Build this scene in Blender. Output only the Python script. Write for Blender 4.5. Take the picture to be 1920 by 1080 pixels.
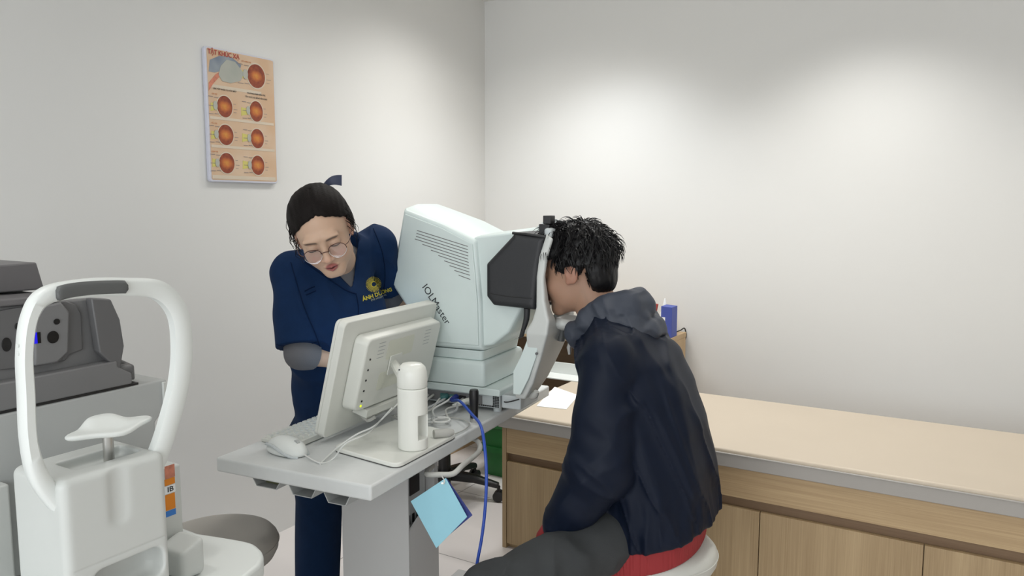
import bpy, bmesh, math, random
import numpy as np
from mathutils import Vector, Matrix
from mathutils.bvhtree import BVHTree

random.seed(7)
for o in list(bpy.data.objects): bpy.data.objects.remove(o)
SC = bpy.context.scene
COL = SC.collection

# ------------------------------------------------------------------ camera, world, lights
CAMH, F = 1.4, 1430.0
YAW, PIT = math.radians(31), math.radians(6.19)
cd = bpy.data.cameras.new('camera'); cd.sensor_width = 36; cd.lens = 36 * F / 1920
cd.clip_start = 0.05
cam = bpy.data.objects.new('camera', cd); COL.objects.link(cam)
cam.location = (0, 0, CAMH); cam.rotation_euler = (math.pi / 2 - PIT, 0, YAW)
SC.camera = cam
SC.view_settings.view_transform = 'Standard'
SC.view_settings.look = 'None'
SC.view_settings.gamma = 1
SC.view_settings.exposure = 0.17
SC.view_settings.use_curve_mapping = False

wd = bpy.data.worlds.new('world'); SC.world = wd; wd.use_nodes = True
wd.node_tree.nodes['Background'].inputs[0].default_value = (0.75, 0.82, 0.9, 1)
wd.node_tree.nodes['Background'].inputs[1].default_value = 0.3

def lamp(name, kind, loc, energy, color=(1, 1, 1), rot=(0, 0, 0), grp='', **kw):
    l = bpy.data.lights.new(name, kind); l['grp'] = grp; l.energy = energy; l.color = color
    for k, v in kw.items(): setattr(l, k, v)
    o = bpy.data.objects.new(name, l); COL.objects.link(o); o.location = loc; o.rotation_euler = rot
    return o
CEIL = 2.567
WX, WY = -2.48, 3.82
EX, FY = 2.6, -2.6     # right wall, front wall (behind the camera)
# recessed downlights near the back wall, throwing scallops on it
for x, e, c in ((-1.60, 37, (0.94, 0.97, 1.0)), (-0.40, 48, (1.0, 0.985, 0.95)), (0.95, 24, (1.0, 0.95, 0.86))):
    lamp('downlight', 'SPOT', (x, WY - 0.62, CEIL - 0.03), e, c, (0, 0, 0), 'scallop', spot_size=math.radians(118), spot_blend=0.8, shadow_soft_size=0.09)
for x, y, e in ((-1.72, 2.15, 24), (-1.86, 3.02, 46), (-0.4, 1.9, 22), (-1.5, 0.3, 18), (0.2, 0.1, 18), (1.5, 1.4, 18)):
    lamp('downlight', 'SPOT', (x, y, CEIL - 0.03), e, (1, 0.98, 0.94), (0, 0, 0), 'room', spot_size=math.radians(150), spot_blend=1.0, shadow_soft_size=0.12)
# added cool fill behind the camera, standing for unseen daylight
lamp('daylight_fill', 'AREA', (0.2, FY + 0.15, 1.45), 82, (0.93, 0.97, 1.0), (math.radians(80), 0, math.radians(-3)), 'front', shape='RECTANGLE', size=4.0, size_y=2.1)

# ------------------------------------------------------------------ pixel -> point
fwd = np.array([-math.sin(YAW) * math.cos(PIT), math.cos(YAW) * math.cos(PIT), -math.sin(PIT)])
rgt = np.array([math.cos(YAW), math.sin(YAW), 0.0]); upv = np.cross(rgt, fwd)
CP = np.array([0, 0, CAMH])
def D(x, y, z): return CP + (fwd + rgt * (x - 960) / F - upv * (y - 540) / F) * z
def at(x, y, ax, v):
    d = fwd + rgt * (x - 960) / F - upv * (y - 540) / F
    return CP + d * ((v - CP[ax]) / d[ax])

# table frame (u along the short side, v along the long side)
TH = math.radians(6); N0 = np.array([-1.165, 1.30, 0.0])
EXv = np.array([math.cos(TH), math.sin(TH), 0]); EYv = np.array([-math.sin(TH), math.cos(TH), 0])
def T2W(p): p = np.asarray(p, float); return N0 + EXv * p[0] + EYv * p[1] + np.array([0, 0, p[2]])
def W2T(p): p = np.asarray(p, float) - N0; return np.array([p @ EXv, p @ EYv, p[2]])

# ------------------------------------------------------------------ materials
def mat(name, col, rough=0.5, metal=0.0, noise=0.0, nscale=20, bump=0.0, bscale=200, spec=0.5, coat=0.0, emit=None, estr=1, stretch=None, attr=False, sheen=0, detail=3):
    m = bpy.data.materials.new(name); m.use_nodes = True
    nt = m.node_tree; b = nt.nodes['Principled BSDF']
    c = (*col, 1) if len(col) == 3 else col
    b.inputs['Base Color'].default_value = c
    b.inputs['Roughness'].default_value = rough; b.inputs['Metallic'].default_value = metal
    b.inputs['Specular IOR Level'].default_value = spec; b.inputs['Coat Weight'].default_value = coat
    if sheen: b.inputs['Sheen Weight'].default_value = sheen
    if emit: b.inputs['Emission Color'].default_value = (*emit, 1); b.inputs['Emission Strength'].default_value = estr
    tc = nt.nodes.new('ShaderNodeTexCoord'); mp = nt.nodes.new('ShaderNodeMapping')
    nt.links.new(tc.outputs['Object'], mp.inputs[0])
    if stretch: mp.inputs['Scale'].default_value = stretch
    src = None
    if attr:
        a = nt.nodes.new('ShaderNodeVertexColor'); a.layer_name = 'Col'; src = a.outputs[0]
        nt.links.new(src, b.inputs['Base Color'])
    if noise:
        n = nt.nodes.new('ShaderNodeTexNoise'); n.inputs['Scale'].default_value = nscale; n.inputs['Detail'].default_value = detail
        nt.links.new(mp.outputs[0], n.inputs['Vector'])
        r = nt.nodes.new('ShaderNodeMapRange'); r.inputs['From Min'].default_value = 0.25; r.inputs['From Max'].default_value = 0.75
        r.inputs['To Min'].default_value = 1 - noise; r.inputs['To Max'].default_value = 1 + noise
        nt.links.new(n.outputs['Fac'], r.inputs[0])
        mx = nt.nodes.new('ShaderNodeVectorMath'); mx.operation = 'SCALE'
        mx.inputs[0].default_value = c[:3]
        if src: nt.links.new(src, mx.inputs[0])
        nt.links.new(r.outputs[0], mx.inputs['Scale']); nt.links.new(mx.outputs[0], b.inputs['Base Color'])
    if bump:
        n = nt.nodes.new('ShaderNodeTexNoise'); n.inputs['Scale'].default_value = bscale; n.inputs['Detail'].default_value = 2
        nt.links.new(mp.outputs[0], n.inputs['Vector'])
        bm = nt.nodes.new('ShaderNodeBump'); bm.inputs['Strength'].default_value = bump; bm.inputs['Distance'].default_value = 0.002
        nt.links.new(n.outputs['Fac'], bm.inputs['Height']); nt.links.new(bm.outputs[0], b.inputs['Normal'])
    return m

M = {}
M['wall'] = mat('wall_paint', (0.74, 0.74, 0.725), 0.75, noise=0.012, nscale=1.2, bump=0.08, bscale=60)
M['ceil'] = mat('ceiling_paint', (0.78, 0.78, 0.76), 0.8)
M['white'] = mat('white_plastic', (0.76, 0.79, 0.77), 0.38)
M['dev'] = mat('pale_green_grey_plastic', (0.68, 0.77, 0.755), 0.42, noise=0.01)
M['dev2'] = mat('light_grey_plastic', (0.56, 0.60, 0.61), 0.45)
M['devwhite'] = mat('off_white_plastic', (0.60, 0.62, 0.60), 0.4)
M['body_grey'] = mat('pale_grey_plastic', (0.44, 0.455, 0.45), 0.5)
M['mon'] = mat('ivory_white_plastic', (0.72, 0.73, 0.68), 0.42)
M['monpole'] = mat('glossy_ivory_plastic', (0.80, 0.81, 0.76), 0.3)
M['table'] = mat('table_laminate', (0.66, 0.68, 0.675), 0.42, noise=0.015, nscale=60)
M['tableleg'] = mat('table_leg_metal', (0.47, 0.47, 0.465), 0.5)
M['black'] = mat('black_plastic', (0.012, 0.012, 0.013), 0.4)
M['softblack'] = mat('soft_black_shield', (0.018, 0.019, 0.022), 0.5, bump=0.1)
M['darkgrey'] = mat('dark_grey_plastic', (0.12, 0.12, 0.123), 0.45)
M['midgrey'] = mat('mid_grey_plastic', (0.18, 0.18, 0.183), 0.5)
M['hole'] = mat('lens_black_glass', (0.006, 0.006, 0.007), 0.12)
M['lensblue'] = mat('blue_lit_slot', (0.01, 0.01, 0.3), 0.2, emit=(0.01, 0.0, 0.9), estr=0.6)
M['pad'] = mat('grey_rubber_pad', (0.10, 0.105, 0.105), 0.45)
M['metal'] = mat('brushed_steel', (0.6, 0.59, 0.57), 0.3, metal=1.0)
M['tan'] = mat('stool_leatherette', (0.36, 0.34, 0.31), 0.5, noise=0.03, nscale=8, bump=0.15, bscale=300)
M['seat2'] = mat('pale_grey_leatherette', (0.56, 0.56, 0.52), 0.5, bump=0.15, bscale=300)
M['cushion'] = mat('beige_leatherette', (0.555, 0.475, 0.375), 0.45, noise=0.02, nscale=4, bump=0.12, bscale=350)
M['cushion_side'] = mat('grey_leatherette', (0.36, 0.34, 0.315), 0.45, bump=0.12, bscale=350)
M['blue'] = mat('blue_cable', (0.022, 0.075, 0.42), 0.4)
M['cable'] = mat('grey_cable', (0.5, 0.5, 0.47), 0.5)
M['cablew'] = mat('white_cable', (0.7, 0.71, 0.69), 0.45)
M['bluebox'] = mat('blue_card', (0.055, 0.085, 0.36), 0.5)
M['cyan'] = mat('light_blue_card', (0.27, 0.55, 0.66), 0.55, noise=0.02)
M['navycard'] = mat('navy_card', (0.02, 0.035, 0.22), 0.5)
M['green'] = mat('green_plastic', (0.02, 0.16, 0.035), 0.45, noise=0.1)
M['paper'] = mat('white_paper', (0.85, 0.87, 0.88), 0.7)
M['scrub'] = mat('navy_scrub_fabric', (0.0045, 0.021, 0.068), 0.8, noise=0.08, nscale=30, bump=0.25, bscale=700, spec=0.15)
M['scrubpants'] = mat('navy_scrub_trousers_fabric', (0.004, 0.018, 0.055), 0.8, spec=0.15, noise=0.08, nscale=30, bump=0.25, bscale=700)
M['seam'] = mat('navy_seam_thread', (0.0025, 0.011, 0.04), 0.8, spec=0.1)
M['undershirt'] = mat('grey_knit', (0.12, 0.12, 0.13), 0.85, bump=0.3, bscale=600)
M['jacket'] = mat('navy_nylon', (0.0028, 0.0066, 0.0185), 0.55, noise=0.05, nscale=25, bump=0.12, bscale=900, spec=0.2)
M['hood'] = mat('slate_blue_nylon', (0.036, 0.044, 0.064), 0.6, noise=0.05, bump=0.12, bscale=900)
M['red'] = mat('red_rib_knit', (0.28, 0.022, 0.025), 0.8, bump=0.4, bscale=60, stretch=(1, 1, 0.1))
M['trousers'] = mat('grey_cotton_trousers', (0.034, 0.037, 0.039), 0.85, noise=0.06, bump=0.25, bscale=700)
M['hair'] = mat('black_hair', (0.0045, 0.0042, 0.005), 0.45, bump=0.4, bscale=120, spec=0.3)
M['hairw'] = mat('dark_brown_hair', (0.008, 0.006, 0.0055), 0.6, noise=0.3, nscale=90, stretch=(3, .6, 3), bump=0.7, bscale=150, spec=0.12)
M['skin'] = mat('skin', (0.5, 0.3, 0.2), 0.5, attr=True, bump=0.05, bscale=500, spec=0.4)
for k in ('skin',):
    b = M[k].node_tree.nodes['Principled BSDF']; b.inputs['Subsurface Weight'].default_value = 0.12
    b.inputs['Subsurface Radius'].default_value = (1, 0.35, 0.2); b.inputs['Subsurface Scale'].default_value = 0.006
M['shoe'] = mat('white_shoe', (0.6, 0.6, 0.6), 0.5)
M['gframe'] = mat('bronze_metal', (0.10, 0.05, 0.04), 0.35, metal=0.6)
M['gsilver'] = mat('silver_metal', (0.75, 0.75, 0.75), 0.3, metal=0.9)
M['yellow'] = mat('yellow_embroidery', (0.45, 0.38, 0.035), 0.8)
M['olive'] = mat('grey_embroidery', (0.22, 0.24, 0.20), 0.8)
M['ink'] = mat('dark_ink', (0.03, 0.035, 0.04), 0.6)
M['redink'] = mat('red_ink', (0.42, 0.06, 0.05), 0.6)
M['greyink'] = mat('grey_ink', (0.30, 0.25, 0.24), 0.6)
M['led'] = mat('yellow_green_led', (0.5, 0.6, 0.05), 0.4, emit=(0.7, 0.8, 0.02), estr=0.8)
M['posteredge'] = mat('poster_board', (0.62, 0.63, 0.72), 0.5)
M['port'] = mat('port_teal', (0.05, 0.16, 0.16), 0.5)
M['orange'] = mat('orange_print', (0.75, 0.24, 0.01), 0.5)
M['printblue'] = mat('blue_print', (0.04, 0.2, 0.6), 0.5)
M['printpink'] = mat('pink_print', (0.6, 0.22, 0.14), 0.5, noise=0.3, nscale=60)
M['lens'] = bpy.data.materials.new('spectacle_glass'); M['lens'].use_nodes = True
_nt = M['lens'].node_tree; _nt.nodes.clear()
_o = _nt.nodes.new('ShaderNodeOutputMaterial'); _mx = _nt.nodes.new('ShaderNodeMixShader'); _t = _nt.nodes.new('ShaderNodeBsdfTransparent'); _g = _nt.nodes.new('ShaderNodeBsdfGlossy')
_g.inputs['Roughness'].default_value = 0.03; _mx.inputs[0].default_value = 0.07; _t.inputs[0].default_value = (0.97, 0.96, 0.98, 1)
_nt.links.new(_t.outputs[0], _mx.inputs[1]); _nt.links.new(_g.outputs[0], _mx.inputs[2]); _nt.links.new(_mx.outputs[0], _o.inputs[0])

def wood(name, c1, c2, direction, scale=1.0):
    m = bpy.data.materials.new(name); m.use_nodes = True; nt = m.node_tree; b = nt.nodes['Principled BSDF']
    b.inputs['Roughness'].default_value = 0.5
    tc = nt.nodes.new('ShaderNodeTexCoord'); mp = nt.nodes.new('ShaderNodeMapping')
    mp.inputs['Scale'].default_value = (230 * scale, 230 * scale, 3.0) if direction == 'Z' else (3.0, 200, 230 * scale)
    nt.links.new(tc.outputs['Object'], mp.inputs[0])
    n = nt.nodes.new('ShaderNodeTexNoise'); n.inputs['Scale'].default_value = 1.0; n.inputs['Detail'].default_value = 4; n.inputs['Roughness'].default_value = 0.65
    nt.links.new(mp.outputs[0], n.inputs['Vector'])
    mp2 = nt.nodes.new('ShaderNodeMapping'); mp2.inputs['Scale'].default_value = (14, 14, .6) if direction == 'Z' else (.6, 14, 14)
    nt.links.new(tc.outputs['Object'], mp2.inputs[0])
    n2 = nt.nodes.new('ShaderNodeTexNoise'); n2.inputs['Scale'].default_value = 1.0
    nt.links.new(mp2.outputs[0], n2.inputs['Vector'])
    ad = nt.nodes.new('ShaderNodeMath'); ad.operation = 'MULTIPLY_ADD'; ad.inputs[1].default_value = 0.5
    nt.links.new(n2.outputs['Fac'], ad.inputs[0])
    md = nt.nodes.new('ShaderNodeMath'); md.operation = 'MULTIPLY'; md.inputs[1].default_value = 0.6
    nt.links.new(n.outputs['Fac'], md.inputs[0]); nt.links.new(md.outputs[0], ad.inputs[2])
    cr = nt.nodes.new('ShaderNodeValToRGB'); cr.color_ramp.elements[0].position = 0.36; cr.color_ramp.elements[1].position = 0.72
    cr.color_ramp.elements[0].color = (*c1, 1); cr.color_ramp.elements[1].color = (*c2, 1)
    nt.links.new(ad.outputs[0], cr.inputs[0]); nt.links.new(cr.outputs[0], b.inputs['Base Color'])
    return m
M['woodV'] = wood('oak_laminate_vertical', (0.28, 0.19, 0.097), (0.45, 0.33, 0.188), 'Z')
M['woodH'] = wood('oak_laminate_horizontal', (0.33, 0.22, 0.115), (0.50, 0.365, 0.205), 'X')
M['woodShade'] = wood('oak_laminate_shaded', (0.16, 0.095, 0.05), (0.21, 0.135, 0.075), 'X')  # darker copy of the oak, recess shade put into its colour
M['deskwood'] = wood('light_maple_laminate', (0.48, 0.33, 0.18), (0.56, 0.40, 0.23), 'Z', 0.2)

# floor tiles
def floor_mat():
    m = bpy.data.materials.new('floor_tiles'); m.use_nodes = True; nt = m.node_tree; b = nt.nodes['Principled BSDF']
    tc = nt.nodes.new('ShaderNodeTexCoord'); mp = nt.nodes.new('ShaderNodeMapping'); mp.inputs['Location'].default_value = (0.28, 0.02, 0)
    nt.links.new(tc.outputs['Object'], mp.inputs[0])
    br = nt.nodes.new('ShaderNodeTexBrick'); br.offset = 0; br.inputs['Scale'].default_value = 1.0
    br.inputs['Mortar Size'].default_value = 0.0022; br.inputs['Brick Width'].default_value = 0.6; br.inputs['Row Height'].default_value = 0.6
    br.inputs['Color1'].default_value = (0.74, 0.70, 0.68, 1); br.inputs['Color2'].default_value = (0.76, 0.72, 0.70, 1); br.inputs['Mortar'].default_value = (0.28, 0.26, 0.25, 1)
    nt.links.new(mp.outputs[0], br.inputs['Vector']); nt.links.new(br.outputs['Color'], b.inputs['Base Color'])
    b.inputs['Roughness'].default_value = 0.32
    return m
M['floor'] = floor_mat()

# ------------------------------------------------------------------ mesh helpers
class MB:
    def __init__(s): s.v = []; s.f = []; s.m = []
    def add(s, vs, fs, mi=0):
        o = len(s.v); s.v += [tuple(map(float, p)) for p in vs]; s.f += [tuple(i + o for i in f) for f in fs]; s.m += [mi] * len(fs); return s
    def box(s, a, b, mi=0):
        x0, y0, z0 = a; x1, y1, z1 = b
        return s.add([(x0, y0, z0), (x1, y0, z0), (x1, y1, z0), (x0, y1, z0), (x0, y0, z1), (x1, y0, z1), (x1, y1, z1), (x0, y1, z1)],
                     [(0, 3, 2, 1), (4, 5, 6, 7), (0, 1, 5, 4), (1, 2, 6, 5), (2, 3, 7, 6), (3, 0, 4, 7)], mi)
    def loft(s, rings, cap=True, closed=True, mi=0):
        n = len(rings[0]); vs = [p for r in rings for p in r]; fs = []
        for i in range(len(rings) - 1):
            for j in range(n if closed else n - 1):
                k = (j + 1) % n
                fs.append((i * n + j, i * n + k, (i + 1) * n + k, (i + 1) * n + j))
        if cap: fs.append(tuple(range(n - 1, -1, -1))); fs.append(tuple((len(rings) - 1) * n + j for j in range(n)))
        return s.add(vs, fs, mi)
    def prism(s, poly, axis, a, b, mi=0):
        def P(q, t):
            if axis == 1: return (q[0], t, q[1])
            if axis == 0: return (t, q[0], q[1])
            return (q[0], q[1], t)
        return s.loft([[P(q, a) for q in poly], [P(q, b) for q in poly]], mi=mi)
    def tube(s, pts, r, n=10, mi=0, smooth=0, cap=True):
        pts = [np.array(p, float) for p in pts]
        if smooth: pts = crom(pts, smooth)
        rs = r if hasattr(r, '__len__') else [r] * len(pts)
        if len(rs) != len(pts): rs = np.interp(np.linspace(0, 1, len(pts)), np.linspace(0, 1, len(rs)), rs)
        rings = []; nrm = None
        for i, p in enumerate(pts):
            t = pts[min(i + 1, len(pts) - 1)] - pts[max(i - 1, 0)]; t /= np.linalg.norm(t) + 1e-12
            if nrm is None:
                nrm = np.cross(t, [0, 0, 1.0]);
                if np.linalg.norm(nrm) < 1e-3: nrm = np.cross(t, [0, 1.0, 0])
            nrm = nrm - t * (nrm @ t); nrm /= np.linalg.norm(nrm) + 1e-12
            bn = np.cross(t, nrm)
            rings.append([p + (nrm * math.cos(a) + bn * math.sin(a)) * rs[i] for a in np.linspace(0, 2 * math.pi, n, endpoint=False)])
        return s.loft(rings, cap=cap, mi=mi)
    def lathe(s, prof, c, n=48, axis='z', mi=0):
        rings = []
        for r, h in prof:
            ring = []
            for a in np.linspace(0, 2 * math.pi, n, endpoint=False):
                x, y = r * math.cos(a), r * math.sin(a)
                if axis == 'z': q = (c[0] + x, c[1] + y, c[2] + h)
                elif axis == 'x': q = (c[0] + h, c[1] + x, c[2] + y)
                else: q = (c[0] + y, c[1] + h, c[2] + x)
                ring.append(q)
            rings.append(ring)
        return s.loft(rings, mi=mi)
def crom(pts, k):
    out = []; n = len(pts)
    for i in range(n - 1):
        p0, p1, p2, p3 = pts[max(i - 1, 0)], pts[i], pts[i + 1], pts[min(i + 2, n - 1)]
        for j in range(k):
            t = j / k
            out.append(0.5 * ((2 * p1) + (p2 - p0) * t + (2 * p0 - 5 * p1 + 4 * p2 - p3) * t * t + (3 * p1 - p0 - 3 * p2 + p3) * t ** 3))
    out.append(pts[-1]); return out
def rrect(x0, y0, x1, y1, r, n=6):
    out = []
    for cx, cy, a0 in ((x1 - r, y0 + r, -90), (x1 - r, y1 - r, 0), (x0 + r, y1 - r, 90), (x0 + r, y0 + r, 180)):
        for k in range(n + 1):
            a = math.radians(a0 + 90 * k / n); out.append((cx + r * math.cos(a), cy + r * math.sin(a)))
    return out

def mkobj(name, vs, fs, mats, base=(0, 0, 0), parent=None, smooth=False, bevel=0, bseg=3, mi=None, cols=None, angle=35):
    me = bpy.data.meshes.new(name)
    vs = np.asarray(vs, float) - np.asarray(base, float)
    me.from_pydata([tuple(v) for v in vs.tolist()], [], fs)
    me.update()
    for m in (mats if isinstance(mats, (list, tuple)) else [mats]): me.materials.append(m)
    if mi is not None and len(mi): me.polygons.foreach_set('material_index', mi)
    if cols is not None:
        ca = me.color_attributes.new('Col', 'FLOAT_COLOR', 'POINT')
        c4 = np.concatenate([cols, np.ones((len(cols), 1))], 1).astype(np.float32)
        ca.data.foreach_set('color', c4.ravel())
    bm = bmesh.new(); bm.from_mesh(me)
    if mi is None or True: bmesh.ops.recalc_face_normals(bm, faces=bm.faces)
    bm.to_mesh(me); bm.free()
    o = bpy.data.objects.new(name, me); COL.objects.link(o)
    if parent: o.parent = parent
    if bevel:
        b = o.modifiers.new('edge_rounding', 'BEVEL'); b.width = bevel; b.segments = bseg; b.limit_method = 'ANGLE'; b.angle_limit = math.radians(30)
        b.harden_normals = False
    if smooth or bevel:
        me.polygons.foreach_set('use_smooth', [True] * len(me.polygons))
        if not (smooth == 'all'):
            me.set_sharp_from_angle(angle=math.radians(angle))
    return o

class Thing:
    """an Empty at the thing's base; its parts are meshes written in the frame 'W' (world) or 'T' (table)"""
    def __init__(s, name, label, cat, base, frame='W', group=None):
        s.base = np.array(base, float); s.frame = frame
        o = bpy.data.objects.new(name, None); COL.objects.link(o); o.empty_display_size = 0.05
        s.place(o); s.o = o; tag(o, label, cat, group)
    def place(s, o):
        if s.frame == 'T': o.location = T2W(s.base); o.rotation_euler = (0, 0, TH)
        else: o.location = s.base
    def part(s, name, mb, mats, parent=None, **kw):
        if isinstance(mb, MB): vs, fs = mb.v, mb.f; kw.setdefault('mi', mb.m)
        else: vs, fs = mb[0], mb[1]
        return mkobj(name, vs, fs, mats, s.base, parent or s.o, **kw)
def tag(o, label, cat, group=None):
    o['label'] = label; o['category'] = cat
    if group: o['group'] = group
def solo(name, label, cat, base, mb, mats, frame='W', group=None, **kw):
    if isinstance(mb, MB): vs, fs = mb.v, mb.f; kw.setdefault('mi', mb.m)
    else: vs, fs = mb[0], mb[1]
    o = mkobj(name, vs, fs, mats, base, None, **kw)
    if frame == 'T': o.location = T2W(base); o.rotation_euler = (0, 0, TH)
    else: o.location = base
    tag(o, label, cat, group); return o
def struct(name, mb, mats, **kw):
    o = mkobj(name, mb.v, mb.f, mats, (0, 0, 0), None, mi=mb.m, **kw); o['kind'] = 'structure'; return o

def text_mesh(s, size, extrude=0.0, sx=1.0, font_bold=0.0, center=True):
    """letters as (verts2d, faces) lying in a plane, origin at the centre"""
    cu = bpy.data.curves.new('txt', 'FONT'); cu.body = s; cu.size = size; cu.offset = font_bold; cu.resolution_u = 3
    if center: cu.align_x = 'CENTER'; cu.align_y = 'CENTER'
    o = bpy.data.objects.new('txt', cu); COL.objects.link(o)
    dg = bpy.context.evaluated_depsgraph_get(); me = bpy.data.meshes.new_from_object(o.evaluated_get(dg))
    vs = np.array([v.co[:] for v in me.vertices]); fs = [tuple(p.vertices) for p in me.polygons]
    bpy.data.objects.remove(o); bpy.data.meshes.remove(me); bpy.data.curves.remove(cu)
    if len(vs): vs[:, 0] *= sx
    return vs, fs
def put2d(mb, vs, fs, o, ax, ay, mi=0):
    o = np.array(o, float); ax = np.array(ax, float); ay = np.array(ay, float)
    if len(vs): mb.add([o + ax * v[0] + ay * v[1] for v in vs], fs, mi)

# ------------------------------------------------------------------ implicit surfaces
def nrm(v): v = np.asarray(v, float); return v / np.linalg.norm(v)
def smin(a, b, k):
    h = np.clip(0.5 + 0.5 * (b - a) / k, 0, 1); return b * (1 - h) + a * h - k * h * (1 - h)
def smax(a, b, k): return -smin(-a, -b, k)
def ell(p, c, r, R=None):
    q = p - np.asarray(c, float)
    if R is not None: q = q @ R
    r = np.asarray(r, float); k0 = np.linalg.norm(q / r, axis=1) + 1e-9; k1 = np.linalg.norm(q / (r * r), axis=1) + 1e-9
    return k0 * (k0 - 1) / k1
def cap(p, a, b, ra, rb, w=None, ws=1.0):
    a = np.asarray(a, float); b = np.asarray(b, float); ab = b - a; L = ab @ ab
    t = np.clip(((p - a) @ ab) / L, 0, 1); d = p - a - t[:, None] * ab
    if w is not None:
        w = nrm(w); k = d @ w; d = d + w[None] * (k * (1 / ws - 1))[:, None]
        return (np.linalg.norm(d, axis=1) - (ra + (rb - ra) * t)) * (1 if ws >= 1 else ws)
    return np.linalg.norm(d, axis=1) - (ra + (rb - ra) * t)
def rbox(p, c, h, r, R=None):
    q = p - np.asarray(c, float)
    if R is not None: q = q @ R
    q = np.abs(q) - (np.asarray(h, float) - r)
    return np.linalg.norm(np.maximum(q, 0), axis=1) + np.minimum(q.max(1), 0) - r
def chain(p, pts, rs, w=None, ws=1.0, k=0.02):
    d = None
    for i in range(len(pts) - 1):
        e = cap(p, pts[i], pts[i + 1], rs[i], rs[i + 1], w, ws); d = e if d is None else smin(d, e, k)
    return d
def poly2(x, y, P):
    P = np.asarray(P, float); n = len(P); d = np.full(x.shape, 1e9); s = np.ones(x.shape)
    for i in range(n):
        j = (i - 1) % n; ex, ey = P[j] - P[i]; wx = x - P[i][0]; wy = y - P[i][1]
        t = np.clip((wx * ex + wy * ey) / (ex * ex + ey * ey), 0, 1); bx = wx - ex * t; by = wy - ey * t
        d = np.minimum(d, bx * bx + by * by)
        c1 = y >= P[i][1]; c2 = y < P[j][1]; c3 = ex * wy > ey * wx
        s = np.where((c1 & c2 & c3) | (~c1 & ~c2 & ~c3), -s, s)
    return s * np.sqrt(d)
def stack(p, secs):
    """horizontal elliptical sections (z, cx, cy, a, b)"""
    S = np.array(secs, float); z = p[:, 2]
    def I(i):
        zz = S[:, 0]; yy = S[:, i]
        k = np.clip(np.searchsorted(zz, z) - 1, 0, len(zz) - 2); t = np.clip((z - zz[k]) / (zz[k + 1] - zz[k]), 0, 1)
        t = t * t * (3 - 2 * t) * 0.5 + t * 0.5; return yy[k] * (1 - t) + yy[k + 1] * t
    dx = (p[:, 0] - I(1)); dy = (p[:, 1] - I(2)); a = I(3); b = I(4)
    q = (np.abs(dx / a) ** 2.3 + np.abs(dy / b) ** 2.3) ** (1 / 2.3)
    d = (q - 1) * np.minimum(a, b)
    dz = np.maximum(S[0, 0] - z, z - S[-1, 0])
    return np.maximum(d, dz)
def vnoise(q):
    i = np.floor(q).astype(np.int64); f = q - i; f = f * f * (3 - 2 * f)
    def H(a, b, c):
        h = (a * 374761393 + b * 668265263 + c * 2147483647 * 3) & 0xffffffff
        h = ((h ^ (h >> 13)) * 1274126177) & 0xffffffff; h = h ^ (h >> 16); return (h & 0xffff) / 65535.0
    r = 0
    for dx in (0, 1):
        for dy in (0, 1):
            for dz in (0, 1):
                w = (f[:, 0] if dx else 1 - f[:, 0]) * (f[:, 1] if dy else 1 - f[:, 1]) * (f[:, 2] if dz else 1 - f[:, 2])
                r = r + w * H(i[:, 0] + dx, i[:, 1] + dy, i[:, 2] + dz)
    return r * 2 - 1
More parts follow.
